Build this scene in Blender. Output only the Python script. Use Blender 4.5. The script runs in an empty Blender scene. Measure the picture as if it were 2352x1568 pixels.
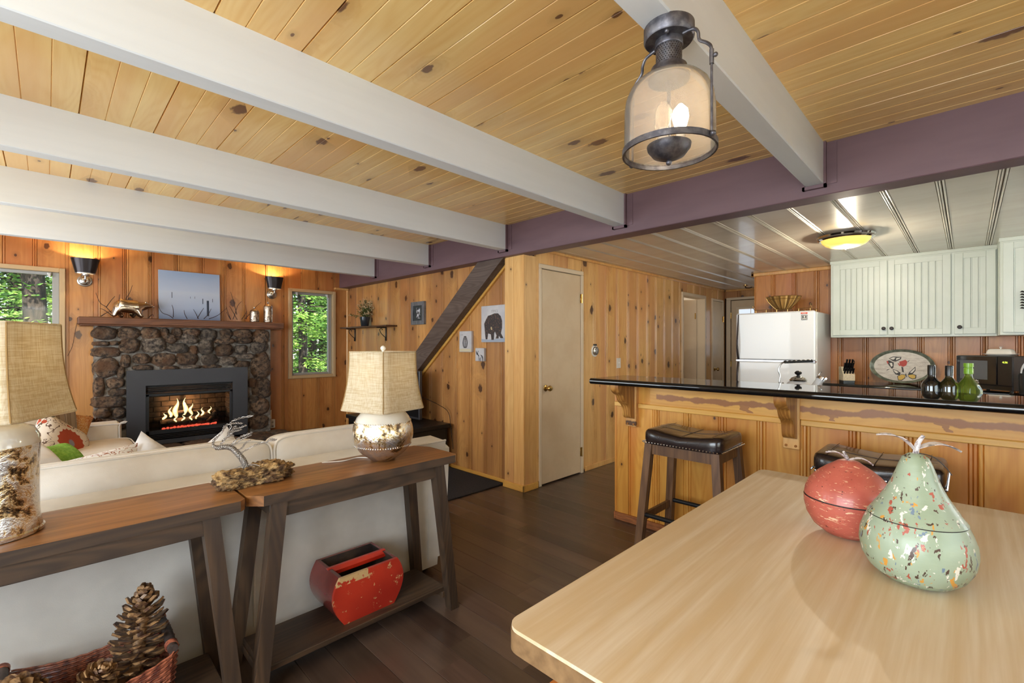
import bpy, bmesh, math, random
from mathutils import Matrix, Vector, noise, Euler
random.seed(7)
R = math.radians
C = bpy.context.scene.collection
S = bpy.context.scene

# ---------------------------------------------------------------- camera, world, sun, exposure
cam = bpy.data.cameras.new('camera'); camo = bpy.data.objects.new('camera', cam); C.objects.link(camo)
cam.sensor_width = 36.0; cam.lens = 36.0 * 1058.0 / 2352.0
cam.shift_y = 7.5 / 2352.0; cam.clip_start = 0.05; cam.clip_end = 200
camo.location = (0, 0, 1.31)
camo.rotation_euler = (R(90), 0, R(44.673 - 90))
S.camera = camo
S.view_settings.view_transform = 'Standard'; S.view_settings.look = 'None'
S.view_settings.gamma = 1.0; S.view_settings.use_curve_mapping = False
S.view_settings.exposure = 0.98
S.cycles.max_bounces = 7; S.cycles.diffuse_bounces = 4; S.cycles.glossy_bounces = 4
S.cycles.transmission_bounces = 7; S.cycles.transparent_max_bounces = 8
S.cycles.sample_clamp_indirect = 6.0
S.cycles.caustics_reflective = False; S.cycles.caustics_refractive = False

w = bpy.data.worlds.new('world'); S.world = w; w.use_nodes = True
nt = w.node_tree; nt.nodes.clear()
o = nt.nodes.new('ShaderNodeOutputWorld'); bg = nt.nodes.new('ShaderNodeBackground'); sky = nt.nodes.new('ShaderNodeTexSky')
sky.sky_type = 'NISHITA'; sky.sun_disc = False; sky.sun_elevation = R(48); sky.sun_rotation = R(200)
bg.inputs['Strength'].default_value = 0.35
nt.links.new(sky.outputs[0], bg.inputs[0]); nt.links.new(bg.outputs[0], o.inputs[0])

def light(name, kind, loc, energy, col=(1, 1, 1), rot=(0, 0, 0), size=None, spread=None):
    l = bpy.data.lights.new(name, kind); l.energy = energy; l.color = col
    if kind == 'AREA':
        l.shape = 'RECTANGLE'; l.size, l.size_y = size
        if spread: l.spread = spread
    elif kind == 'POINT': l.shadow_soft_size = size or .03
    elif kind == 'SUN': l.angle = size or R(1)
    ob = bpy.data.objects.new(name, l); ob.location = loc; ob.rotation_euler = rot; C.objects.link(ob); return ob
light('sun', 'SUN', (0, 0, 8), 9.0, (1, .95, .86), (R(38), 0, R(-25)), R(1))
# area lights put in for daylight, inside the unseen windows of wall_right and wall_left
LK = 1.0
light('daylight_right', 'AREA', (0.9, -2.57, 1.42), 170 * LK, (.85, .93, 1), (R(-90), 0, 0), (2.6, 1.5))
light('daylight_kitchen', 'AREA', (4.7, -2.57, 1.5), 620 * LK, (.88, .94, 1), (R(-90), 0, 0), (1.5, 1.1))
light('daylight_left', 'AREA', (-1.87, 0.2, 1.42), 74 * LK, (.85, .93, 1), (0, R(-90), 0), (1.5, 2.6))
light('daylight_living', 'AREA', (-1.87, 4.3, 1.42), 52 * LK, (.85, .93, 1), (0, R(-90), 0), (1.5, 2.4))

# ---------------------------------------------------------------- materials
def new_mat(name):
    m = bpy.data.materials.new(name); m.use_nodes = True
    n = m.node_tree; p = n.nodes['Principled BSDF']
    return m, n, p
def srgb(r, g, b):
    f = lambda c: (c / 255 / 12.92) if c / 255 <= .04045 else ((c / 255 + .055) / 1.055) ** 2.4
    return (f(r), f(g), f(b), 1)
def nd(n, t, **k):
    x = n.nodes.new(t)
    for a, b in k.items(): setattr(x, a, b)
    return x
def plain(name, col, rough=.5, metal=0, coat=0, spec=None, emit=None, estr=0, trans=0, ior=None, alpha=None, sheen=0):
    m, n, p = new_mat(name)
    p.inputs['Base Color'].default_value = col; p.inputs['Roughness'].default_value = rough
    p.inputs['Metallic'].default_value = metal; p.inputs['Coat Weight'].default_value = coat
    if spec is not None: p.inputs['Specular IOR Level'].default_value = spec
    if emit: p.inputs['Emission Color'].default_value = emit; p.inputs['Emission Strength'].default_value = estr
    if trans: p.inputs['Transmission Weight'].default_value = trans
    if ior: p.inputs['IOR'].default_value = ior
    if alpha is not None: p.inputs['Alpha'].default_value = alpha
    if sheen: p.inputs['Sheen Weight'].default_value = sheen
    return m
def math_(n, op, a, b=None, clamp=False):
    x = nd(n, 'ShaderNodeMath', operation=op, use_clamp=clamp)
    for i, v in enumerate((a, b)):
        if v is None: continue
        if isinstance(v, (int, float)): x.inputs[i].default_value = v
        else: n.links.new(v, x.inputs[i])
    return x.outputs[0]
def mixc(n, f, a, b, mode='MIX'):
    x = nd(n, 'ShaderNodeMix', data_type='RGBA', blend_type=mode)
    for s, v in ((x.inputs[0], f), (x.inputs[6], a), (x.inputs[7], b)):
        if isinstance(v, (int, float)): s.default_value = v
        elif isinstance(v, tuple): s.default_value = v
        else: n.links.new(v, s)
    return x.outputs[2]
def ramp(n, f, stops, interp='LINEAR'):
    x = nd(n, 'ShaderNodeValToRGB'); x.color_ramp.interpolation = interp
    e = x.color_ramp.elements
    while len(e) < len(stops): e.new(.5)
    for i, (p, c) in enumerate(stops): e[i].position = p; e[i].color = c if len(c) == 4 else (*c, 1)
    n.links.new(f, x.inputs[0]); return x.outputs[0]
def smooth(n, v, lo, hi):
    x = nd(n, 'ShaderNodeMapRange', interpolation_type='SMOOTHSTEP')
    n.links.new(v, x.inputs[0]); x.inputs[1].default_value = lo; x.inputs[2].default_value = hi
    return x.outputs[0]
def coords(n, scale=(1, 1, 1), rnd=(0, 0, 0), swap=None, kind='Object'):
    tc = nd(n, 'ShaderNodeTexCoord'); v = tc.outputs[kind]
    if swap:   # reorder axes so that z is the length of the grain
        s = nd(n, 'ShaderNodeSeparateXYZ'); n.links.new(v, s.inputs[0]); cmb = nd(n, 'ShaderNodeCombineXYZ')
        for i, a in enumerate(swap): n.links.new(s.outputs['XYZ'.index(a)], cmb.inputs[i])
        v = cmb.outputs[0]
    oi = nd(n, 'ShaderNodeObjectInfo')
    if any(rnd):
        cmb = nd(n, 'ShaderNodeCombineXYZ')
        for i in range(3): n.links.new(math_(n, 'MULTIPLY', oi.outputs['Random'], rnd[i]), cmb.inputs[i])
        ad = nd(n, 'ShaderNodeVectorMath', operation='ADD'); n.links.new(v, ad.inputs[0]); n.links.new(cmb.outputs[0], ad.inputs[1]); v = ad.outputs[0]
    mp = nd(n, 'ShaderNodeMapping'); mp.inputs['Scale'].default_value = scale; n.links.new(v, mp.inputs[0])
    return v, mp.outputs[0], oi.outputs['Random']
def scaled(n, v, s):
    mp = nd(n, 'ShaderNodeMapping'); mp.inputs['Scale'].default_value = s; n.links.new(v, mp.inputs[0]); return mp.outputs[0]
def noise_(n, v, scale, detail=3, rough=.5, dist=0):
    x = nd(n, 'ShaderNodeTexNoise'); x.inputs['Scale'].default_value = scale; x.inputs['Detail'].default_value = detail
    x.inputs['Roughness'].default_value = rough; x.inputs['Distortion'].default_value = dist
    n.links.new(v, x.inputs['Vector']); return x.outputs['Fac']
def bump(n, p, h, strength=.2, dist=.01):
    b = nd(n, 'ShaderNodeBump'); b.inputs['Strength'].default_value = strength; b.inputs['Distance'].default_value = dist
    n.links.new(h, b.inputs['Height']); n.links.new(b.outputs[0], p.inputs['Normal'])

def wood(name, light_c, dark_c, knot_c=None, knots=0, swap=None, rough=.38, coat=0, tint=.14, grain=1.0, ring=.5, rnd=(17, 5, 41), heart=None, hvar=0.0, lenscale=1.0):
    m, n, p = new_mat(name)
    v, _, rand = coords(n, rnd=rnd, swap=swap)
    # knots: sparse cells along the board
    if knots:
        kx = nd(n, 'ShaderNodeSeparateXYZ'); n.links.new(v, kx.inputs[0]); kc_ = nd(n, 'ShaderNodeCombineXYZ')
        n.links.new(math_(n, 'MULTIPLY', kx.outputs[0], 6.0), kc_.inputs[0]); n.links.new(math_(n, 'MULTIPLY', kx.outputs[2], 4.2 * lenscale), kc_.inputs[1])
        vo = nd(n, 'ShaderNodeTexVoronoi', feature='F1'); vo.voronoi_dimensions = '2D'; n.links.new(kc_.outputs[0], vo.inputs['Vector'])
        vo.inputs['Scale'].default_value = 1; vo.inputs['Randomness'].default_value = 1
        sp = nd(n, 'ShaderNodeSeparateColor'); n.links.new(vo.outputs['Color'], sp.inputs[0])
        gate = math_(n, 'LESS_THAN', sp.outputs[0], knots)
        size = math_(n, 'ADD', math_(n, 'MULTIPLY', math_(n, 'POWER', sp.outputs[1], 1.8), .15), .035)
        dd = math_(n, 'ADD', math_(n, 'DIVIDE', vo.outputs['Distance'], size), math_(n, 'MULTIPLY', math_(n, 'SUBTRACT', noise_(n, scaled(n, v, (50, 50, 30)), 1, 2), .5), 1.1))
        core = math_(n, 'MULTIPLY', math_(n, 'SUBTRACT', 1, smooth(n, dd, .75, 1.15)), gate)
        halo = math_(n, 'MULTIPLY', math_(n, 'SUBTRACT', 1, smooth(n, dd, .9, 4.2)), gate)
    g1 = noise_(n, scaled(n, v, (38, 38, 1.3)), 1.0, 4, .6)
    g2 = noise_(n, scaled(n, v, (6, 6, .5)), 1.0, 3, .5)
    # growth rings
    wv = nd(n, 'ShaderNodeTexNoise'); wv.inputs['Scale'].default_value = 1; wv.inputs['Detail'].default_value = 1.5
    n.links.new(scaled(n, v, (5.0, 5.0, .75)), wv.inputs['Vector'])
    field = wv.outputs['Fac']
    if knots: field = math_(n, 'ADD', field, math_(n, 'MULTIPLY', halo, .16))
    rg = math_(n, 'ABSOLUTE', math_(n, 'SINE', math_(n, 'MULTIPLY', field, 62.0)))
    rg = math_(n, 'POWER', rg, 3.0)
    f = math_(n, 'ADD', math_(n, 'MULTIPLY', g1, .55 * grain), math_(n, 'MULTIPLY', g2, .75))
    f = math_(n, 'ADD', f, math_(n, 'MULTIPLY', rg, .22 * ring), True)
    f = smooth(n, f, .35, 1.05)
    col = mixc(n, f, light_c, dark_c)
    if heart:
        h = smooth(n, noise_(n, scaled(n, v, (3.0, 3.0, .35)), 1.0, 2, .5), .5, .62)
        col = mixc(n, math_(n, 'MULTIPLY', h, .7), col, heart)
    if knots:
        hal = tuple(a * .55 + b * .45 for a, b in zip(dark_c, knot_c))
        col = mixc(n, math_(n, 'MULTIPLY', halo, .38), col, hal)
        col = mixc(n, math_(n, 'MULTIPLY', core, .9), col, knot_c)
    hs = nd(n, 'ShaderNodeHueSaturation')
    n.links.new(math_(n, 'ADD', math_(n, 'MULTIPLY', rand, tint * 2), 1 - tint), hs.inputs['Value'])
    if hvar: n.links.new(math_(n, 'ADD', math_(n, 'MULTIPLY', math_(n, 'FRACT', math_(n, 'MULTIPLY', rand, 7.3)), hvar), .5 - hvar / 2), hs.inputs['Hue'])
    n.links.new(col, hs.inputs['Color']); n.links.new(hs.outputs[0], p.inputs['Base Color'])
    p.inputs['Roughness'].default_value = rough; p.inputs['Coat Weight'].default_value = coat; p.inputs['Coat Roughness'].default_value = .15
    bump(n, p, g1, .08, .004)
    return m
def noisy(name, a, b, scale=8, rough=.6, detail=4, stretch=(1, 1, 1), bstr=0, bdist=.01, metal=0, coat=0, lo=.35, hi=.65, rnd=(0, 0, 0), bscale=None, sheen=0, spec=None):
    m, n, p = new_mat(name)
    v, _, r_ = coords(n, rnd=rnd)
    f = noise_(n, scaled(n, v, stretch), scale, detail, .6)
    n.links.new(mixc(n, smooth(n, f, lo, hi), a, b), p.inputs['Base Color'])
    p.inputs['Roughness'].default_value = rough; p.inputs['Metallic'].default_value = metal; p.inputs['Coat Weight'].default_value = coat
    if sheen: p.inputs['Sheen Weight'].default_value = sheen
    if spec is not None: p.inputs['Specular IOR Level'].default_value = spec
    if bstr: bump(n, p, noise_(n, scaled(n, v, stretch), bscale or scale, detail, .6) if bscale else f, bstr, bdist)
    return m
KN = srgb(62, 30, 16)
PINE = wood('pine_wall', srgb(236, 192, 124), srgb(204, 146, 78), KN, .42, coat=.35, heart=srgb(206, 146, 92), tint=.07, ring=.35)
PINE_O = wood('pine_wall_amber', srgb(208, 150, 86), srgb(166, 104, 52), KN, .45, coat=.3, heart=srgb(176, 108, 58), tint=.08, ring=.35)  # oranger copy of the wall pine, warm sconce light put into its colour
PINE_S = wood('pine_wall_stair', srgb(218, 164, 98), srgb(172, 116, 62), KN, .5, coat=.3, heart=srgb(164, 110, 68), tint=.10, ring=.35)
PINE_B = wood('pine_bar', srgb(228, 170, 80), srgb(188, 118, 40), KN, .32, coat=.15, heart=srgb(196, 120, 50), tint=.08, ring=.4)
PINE_K = wood('pine_kitchen', srgb(202, 138, 68), srgb(154, 92, 38), KN, .3, coat=.1, heart=srgb(178, 112, 66), tint=.10, ring=.35)
PINE_C = wood('pine_ceiling', srgb(250, 216, 144), srgb(234, 184, 106), srgb(108, 66, 40), .30, coat=.45, tint=.05, ring=.45, heart=srgb(234, 182, 112), lenscale=.7)
PINE_T = wood('pine_trim', srgb(234, 188, 118), srgb(206, 144, 76), KN, .1, coat=.3, tint=.04, ring=.35)
PINE_H = wood('pine_rail', srgb(234, 184, 96), srgb(206, 144, 60), KN, .12, coat=.15, tint=.05, swap='XZY', ring=.4)
FLOORW = wood('floor_plank', srgb(94, 76, 65), srgb(62, 48, 41), None, 0, rough=.28, tint=.3, ring=.2, coat=.1, hvar=.015)
TABLEW = wood('table_top_wood', srgb(238, 230, 216), srgb(206, 182, 144), None, 0, swap='YZX', rough=.45, tint=.0, ring=.1, grain=1.5, coat=.12)
TABLEE = wood('table_edge_wood', srgb(150, 118, 80), srgb(112, 84, 54), None, 0, swap='YZX', rough=.5, tint=.0, ring=.5, grain=1.4)
CONST = wood('console_top_wood', srgb(170, 116, 64), srgb(116, 76, 44), None, 0, swap='YZX', rough=.36, tint=.0, ring=.8, grain=1.2, coat=.15)
CONSW = wood('console_frame_wood', srgb(92, 70, 50), srgb(52, 39, 29), None, 0, rough=.5, tint=.05, ring=.9, grain=1.4)
CONSX = wood('console_rail_wood', srgb(92, 70, 50), srgb(52, 39, 29), None, 0, swap='YZX', rough=.5, tint=.05, ring=.9, grain=1.4)
STOOLW = wood('stool_wood', srgb(134, 98, 66), srgb(84, 58, 40), None, 0, rough=.5, tint=.04, ring=.8, grain=1.4)
MANTW = wood('mantel_wood', srgb(132, 84, 52), srgb(88, 52, 32), srgb(46, 26, 18), .12, swap='YZX', rough=.5, tint=.0, ring=1.0, grain=1.3)
STRW = wood('stringer_wood', srgb(106, 90, 82), srgb(76, 62, 55), None, 0, swap='XZY', rough=.5, tint=.0, ring=1.0, grain=1.3)
BENCHW = wood('bench_wood', srgb(206, 128, 62), srgb(168, 92, 38), None, 0, swap='XZY', rough=.45, tint=.0)
WHITE_B = noisy('beam_white_paint', srgb(228, 231, 231), srgb(224, 227, 227), 12, .5, stretch=(.1, 1, 1), bstr=.03)
PURPLE = noisy('beam_mauve_paint', srgb(112, 86, 91), srgb(100, 75, 81), 5, .5, stretch=(1, .2, 1), bstr=.04)
KCEIL = noisy('kitchen_ceiling_paint', srgb(214, 206, 192), srgb(204, 194, 178), 3, .26, stretch=(.3, 1, 1), coat=.3)
DOORP = noisy('door_paint', srgb(222, 198, 164), srgb(216, 190, 154), 4, .42, bstr=.02)
DOORT = plain('door_trim_paint', srgb(228, 208, 178), .42)
CREAMT = plain('window_trim_paint', srgb(198, 170, 128), .45)
ALU = plain('window_aluminium', srgb(168, 168, 164), .4, .2)
WALLBK = plain('wall_backing', srgb(70, 45, 25), .9)
PLASTER = noisy('plaster', srgb(232, 226, 214), srgb(222, 214, 200), 3, .8)
GLASS = plain('window_glass', (1, 1, 1, 1), 0, trans=1, ior=1.0, alpha=.12)
SAGE = noisy('sage_cabinet_paint', srgb(212, 218, 208), srgb(207, 214, 203), 5, .38)
DARKM = plain('oil_rubbed_bronze', srgb(44, 38, 36), .35, .8)
PEWTER = noisy('pewter_metal', srgb(112, 110, 114), srgb(78, 76, 82), 40, .42, metal=.8)
BRASS = plain('brass', srgb(196, 160, 96), .22, 1)
CHROME = plain('chrome', srgb(225, 225, 225), .08, 1)
STEEL = plain('brushed_steel', srgb(170, 168, 164), .28, 1)
BLACKM = plain('black_metal', srgb(30, 30, 32), .38, .3)
BLACKP = plain('black_plastic', srgb(20, 20, 22), .25)
INSERT = plain('charcoal_steel', srgb(62, 62, 66), .45, .35)
GRANITE = noisy('black_granite', srgb(13, 13, 14), srgb(24, 23, 24), 120, .035, spec=.6)
FRIDGE = plain('fridge_white', srgb(232, 234, 236), .28, coat=.3)
WIREW = plain('white_ceramic', srgb(236, 230, 220), .2, coat=.4)
LINEN = noisy('cream_linen', srgb(232, 226, 216), srgb(220, 212, 200), 4, .85, bstr=.08, bscale=300, sheen=.2)
LINEN2 = noisy('sofa_canvas', srgb(226, 222, 214), srgb(206, 202, 194), 2.2, .9, bstr=.1, bscale=400, sheen=.1)
WHITEF = noisy('white_cotton', srgb(240, 240, 242), srgb(230, 230, 234), 5, .85, bstr=.1, bscale=220)
LEATHER = noisy('dark_brown_leather', srgb(44, 32, 30), srgb(34, 25, 24), 30, .26, bstr=.10, bdist=.002, bscale=160, coat=.2)
STITCH = plain('seam_thread', srgb(92, 74, 64), .7)
MORTAR = noisy('mortar', srgb(150, 144, 134), srgb(104, 98, 90), 22, .95, bstr=.6, bdist=.02)
def glass_mat(name, col=(1, 1, 1, 1), transp=.6, rough=.1, fac=.15):
    m = bpy.data.materials.new(name); m.use_nodes = True; n = m.node_tree; n.nodes.clear()
    out = nd(n, 'ShaderNodeOutputMaterial'); t = nd(n, 'ShaderNodeBsdfTransparent'); t.inputs[0].default_value = col
    d = nd(n, 'ShaderNodeBsdfTranslucent'); d.inputs[0].default_value = col; df = nd(n, 'ShaderNodeBsdfDiffuse'); df.inputs[0].default_value = col
    g = nd(n, 'ShaderNodeBsdfGlossy'); g.inputs['Roughness'].default_value = rough
    m1 = nd(n, 'ShaderNodeMixShader'); m1.inputs[0].default_value = .5; n.links.new(d.outputs[0], m1.inputs[1]); n.links.new(df.outputs[0], m1.inputs[2])
    m2 = nd(n, 'ShaderNodeMixShader'); m2.inputs[0].default_value = 1 - transp; n.links.new(t.outputs[0], m2.inputs[1]); n.links.new(m1.outputs[0], m2.inputs[2])
    lw = nd(n, 'ShaderNodeLayerWeight'); lw.inputs[0].default_value = fac
    m3 = nd(n, 'ShaderNodeMixShader'); n.links.new(lw.outputs['Fresnel'], m3.inputs[0]); n.links.new(m2.outputs[0], m3.inputs[1]); n.links.new(g.outputs[0], m3.inputs[2])
    n.links.new(m3.outputs[0], out.inputs[0]); return m
PANE = plain('window_pane', (.97, 1, .98, 1), 0, trans=1, ior=1.22)
FROST = glass_mat('seeded_bell_glass', srgb(246, 240, 232), .80, .12, .10)
AMBER = plain('alabaster_dome', srgb(240, 206, 120), .25, coat=.6, emit=srgb(255, 206, 96), estr=.62)

# ---------------------------------------------------------------- mesh building
ROOT = {}
def rootmat(o):
    M = Matrix.Identity(4)
    while o is not None: M = ROOT.get(o.name, Matrix.Identity(4)) @ M; o = o.parent
    return M
def tagp(o, label=None, cat=None, group=None, kind=None):
    if label: o['label'] = label
    if cat: o['category'] = cat
    if group: o['group'] = group
    if kind: o['kind'] = kind
    return o
def thing(name, label, cat, loc=(0, 0, 0), rotz=0, group=None, kind=None):
    o = bpy.data.objects.new(name, None); C.objects.link(o); o.empty_display_size = .05
    o.location = loc; o.rotation_euler = (0, 0, rotz)
    ROOT[o.name] = Matrix.Translation(loc) @ Matrix.Rotation(rotz, 4, 'Z')
    return tagp(o, label, cat, group, kind)
class MB:
    def __init__(s, M=None): s.v = []; s.f = []; s.M = M or Matrix.Identity(4); s.sm = []
    def add(s, vs, fs, smooth=False, M=None):
        M = s.M @ M if M is not None else s.M
        b = len(s.v); s.v += [M @ Vector(p) for p in vs]
        s.f += [tuple(i + b for i in f) for f in fs]; s.sm += [smooth] * len(fs); return s
    def box(s, a, b, bev=0, M=None):
        (x0, y0, z0), (x1, y1, z1) = a, b
        if x0 > x1: x0, x1 = x1, x0
        if y0 > y1: y0, y1 = y1, y0
        if z0 > z1: z0, z1 = z1, z0
        if bev <= 0:
            return s.add([(x, y, z) for x in (x0, x1) for y in (y0, y1) for z in (z0, z1)],
                  [(0, 1, 3, 2), (4, 6, 7, 5), (0, 4, 5, 1), (2, 3, 7, 6), (0, 2, 6, 4), (1, 5, 7, 3)], False, M)
        e = min(bev, (x1 - x0) / 2.01, (y1 - y0) / 2.01, (z1 - z0) / 2.01)
        pts = []
        for x, sx in ((x0, 1), (x1, -1)):
            for y, sy in ((y0, 1), (y1, -1)):
                for z, sz in ((z0, 1), (z1, -1)):
                    pts += [(x, y + sy * e, z + sz * e), (x + sx * e, y, z + sz * e), (x + sx * e, y + sy * e, z)]
        return s.hull(pts, M)
    def hull(s, pts, M=None, smooth=False):
        bm = bmesh.new(); [bm.verts.new(p) for p in pts]
        r = bmesh.ops.convex_hull(bm, input=bm.verts[:], use_existing_faces=False)
        dead = [g for g in r['geom_interior'] if isinstance(g, bmesh.types.BMVert)]
        if dead: bmesh.ops.delete(bm, geom=dead, context='VERTS')
        bmesh.ops.dissolve_limit(bm, angle_limit=.02, verts=bm.verts[:], edges=bm.edges[:])
        bm.verts.index_update()
        s.add([tuple(v.co) for v in bm.verts], [[v.index for v in f.verts] for f in bm.faces], smooth, M); bm.free(); return s
    def bar(s, a, b, wx, wy, up=(0, 0, 1), bev=0, w2=None):
        """square bar from a to b, wx across, wy in the other direction"""
        a, b = Vector(a), Vector(b); d = (b - a); L = d.length; d.normalize()
        u = Vector(up); x = d.cross(u)
        if x.length < 1e-4: x = d.cross(Vector((1, 0, 0)))
        x.normalize(); y = x.cross(d)
        M = Matrix(((x.x, y.x, d.x, a.x), (x.y, y.y, d.y, a.y), (x.z, y.z, d.z, a.z), (0, 0, 0, 1)))
        return s.box((-wx / 2, -wy / 2, 0), (wx / 2, wy / 2, L), bev, M)
    def prism(s, poly, d0, d1, axis='Y', M=None, smooth=False):
        """poly in the plane normal to axis: Y -> (x,z), X -> (y,z), Z -> (x,y)"""
        f = {'Y': lambda a, b, d: (a, d, b), 'X': lambda a, b, d: (d, a, b), 'Z': lambda a, b, d: (a, b, d)}[axis]
        n = len(poly); vs = [f(a, b, d0) for a, b in poly] + [f(a, b, d1) for a, b in poly]
        fs = [tuple(range(n)), tuple(range(2 * n - 1, n - 1, -1))]
        s.add(vs, fs, False, M)
        s.add(vs, [(i, (i + 1) % n, n + (i + 1) % n, n + i) for i in range(n)], smooth, M); return s
    def rings(s, rings, caps=True, smooth=True, closed=True, M=None):
        n = len(rings[0]); vs = [p for r in rings for p in r]; fs = []
        for k in range(len(rings) - 1):
            for i in range(n if closed else n - 1):
                j = (i + 1) % n; fs.append((k * n + i, k * n + j, (k + 1) * n + j, (k + 1) * n + i))
        s.add(vs, fs, smooth, M)
        if caps: s.add([p for p in rings[0]] + [p for p in rings[-1]], [tuple(range(n - 1, -1, -1)), tuple(range(n, 2 * n))], False, M)
        return s
    def lathe(s, prof, n=24, c=(0, 0, 0), caps=True, smooth=True, M=None, sx=1, sy=1):
        return s.rings([[(c[0] + r * sx * math.cos(2 * math.pi * i / n), c[1] + r * sy * math.sin(2 * math.pi * i / n), c[2] + z) for i in range(n)] for r, z in prof], caps, smooth, True, M)
    def tube(s, pts, rad, n=8, caps=True, M=None, smooth=True):
        pts = [Vector(p) for p in pts]; rg = []; pn = None
        for k, p in enumerate(pts):
            t = (pts[min(k + 1, len(pts) - 1)] - pts[max(k - 1, 0)]).normalized()
            if pn is None:
                pn = t.cross(Vector((0, 0, 1)))
                if pn.length < 1e-3: pn = t.cross(Vector((1, 0, 0)))
                pn.normalize()
            else:
                pn = (pn - t * pn.dot(t));  pn = pn.normalized() if pn.length > 1e-5 else t.orthogonal().normalized()
            b = t.cross(pn); r = rad[k] if isinstance(rad, (list, tuple)) else rad
            rg.append([tuple(p + pn * r * math.cos(2 * math.pi * i / n) + b * r * math.sin(2 * math.pi * i / n)) for i in range(n)])
        return s.rings(rg, caps, smooth, True, M)
    def ball(s, c, r, n=12, m=8, M=None, sz=1):
        return s.lathe([(max(r * math.sin(math.pi * k / m), 1e-4), -r * sz * math.cos(math.pi * k / m)) for k in range(m + 1)], n, c, False, True, M)
    def build(s, name, mat, parent=None, label=None, kind=None, cat=None, group=None, origin=None, smooth=None, fixn=True):
        me = bpy.data.meshes.new(name)
        base = rootmat(parent) if parent is not None else (Matrix.Translation(origin) if origin is not None else Matrix.Identity(4))
        inv = base.inverted()
        me.from_pydata([tuple(inv @ p) for p in s.v], [], s.f); me.materials.append(mat)
        if smooth is not None: me.polygons.foreach_set('use_smooth', [smooth] * len(s.f))
        else: me.polygons.foreach_set('use_smooth', s.sm)
        if fixn:
            bm = bmesh.new(); bm.from_mesh(me); bmesh.ops.remove_doubles(bm, verts=bm.verts[:], dist=1e-6)
            bmesh.ops.recalc_face_normals(bm, faces=bm.faces[:]); bm.to_mesh(me); bm.free()
        if any(s.sm) and smooth is None: me.set_sharp_from_angle(angle=R(42))
        o = bpy.data.objects.new(name, me); C.objects.link(o)
        if parent is not None: o.parent = parent
        elif origin is not None: o.location = origin; ROOT[o.name] = Matrix.Translation(origin)
        return tagp(o, label, cat, group, kind)
def dup(root, loc, rotz=None, label=None, group=None):
    r = root.copy(); C.objects.link(r); r.location = loc
    if rotz is not None: r.rotation_euler = (0, 0, rotz)
    if label: r['label'] = label
    if group: r['group'] = group
    ROOT[r.name] = Matrix.Translation(loc) @ Matrix.Rotation(r.rotation_euler[2], 4, 'Z')
    for ch in list(root.children):
        c = ch.copy(); C.objects.link(c); c.parent = r
        for g in ch.children:
            d = g.copy(); C.objects.link(d); d.parent = c
    return r
def T(loc, rx=0, ry=0, rz=0, sc=1):
    return Matrix.Translation(loc) @ Euler((rx, ry, rz), 'XYZ').to_matrix().to_4x4() @ Matrix.Scale(sc, 4)
def struct(name, mb, mat, parent=None, label=None):
    o = mb.build(name, mat, parent, label=label)
    if parent is None: o['kind'] = 'structure'
    return o
def sroot(name, label=None):
    o = bpy.data.objects.new(name, None); C.objects.link(o); o['kind'] = 'structure'; ROOT[o.name] = Matrix.Identity(4)
    if label: o['label'] = label
    return o

# ---------------------------------------------------------------- boards (each its own object, meshes shared)
BCACHE = {}
def board_mesh(w_, L, mat, prof='bead', th=.018):
    key = (round(w_, 3), round(L, 3), mat.name, prof)
    if key in BCACHE: return BCACHE[key]
    if prof == 'bead' and w_ > .1:
        P = [(0, .011), (.004, .001), (.009, 0), (.015, 0), (.018, .0065), (.021, 0), (w_ - .034, 0), (w_ - .031, .0065), (w_ - .028, .0), (w_ - .019, 0), (w_ - .016, .0065), (w_ - .013, 0), (w_ - .004, .001), (w_, .011)]
    elif prof == 'tripleboard':   # ceiling board with two mock grooves
        a, b = w_ / 3, 2 * w_ / 3
        P = [(0, .010), (.003, 0), (a - .0025, 0), (a, .0032), (a + .0025, 0), (b - .0025, 0), (b, .0032), (b + .0025, 0), (w_ - .003, 0), (w_, .010)]
    elif prof == 'kitchen':
        P = [(0, .010), (.003, 0), (.007, -.003), (.011, 0), (.0125, .005), (.014, 0), (.018, -.003), (.022, 0), (.0235, .005), (.026, 0), (w_ - .016, 0), (w_ - .0145, .005), (w_ - .013, 0), (w_ - .009, -.003), (w_ - .004, 0), (w_, .010)]
    elif prof == 'plank': P = [(0.0003, .0025), (.0018, 0), (w_ - .0018, 0), (w_ - .0003, .0025)]
    else: P = [(0, .004), (.002, 0), (w_ - .002, 0), (w_, .004)]
    P = P + [(w_, th), (0, th)]
    n = len(P); vs = [(x, y, 0) for x, y in P] + [(x, y, L) for x, y in P]
    fs = [(i, n + i, n + (i + 1) % n, (i + 1) % n) for i in range(n)] + [tuple(range(n)), tuple(range(2 * n - 1, n - 1, -1))]
    me = bpy.data.meshes.new('board'); me.from_pydata(vs, [], fs); me.materials.append(mat)
    bm = bmesh.new(); bm.from_mesh(me); bmesh.ops.recalc_face_normals(bm, faces=bm.faces[:]); bm.to_mesh(me); bm.free()
    BCACHE[key] = me; return me
ORI = {'-Y': Euler((0, 0, 0)), '-X': Euler((0, 0, R(-90))), 'ceilY': Euler((R(90), 0, 0)), 'ceilX': Euler((R(90), 0, R(90))),
       'floorY': Euler((R(-90), 0, 0)), '+Y': Euler((0, 0, R(180))), '+X': Euler((0, 0, R(90)))}
def board(parent, name, w_, L, mat, loc, ori, prof='bead'):
    o = bpy.data.objects.new(name, board_mesh(w_, L, mat, prof)); C.objects.link(o); o.parent = parent
    M = rootmat(parent).inverted() @ Matrix.Translation(loc) @ ORI[ori].to_matrix().to_4x4()
    o.location = M.to_translation(); o.rotation_euler = M.to_euler(); return o
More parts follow.
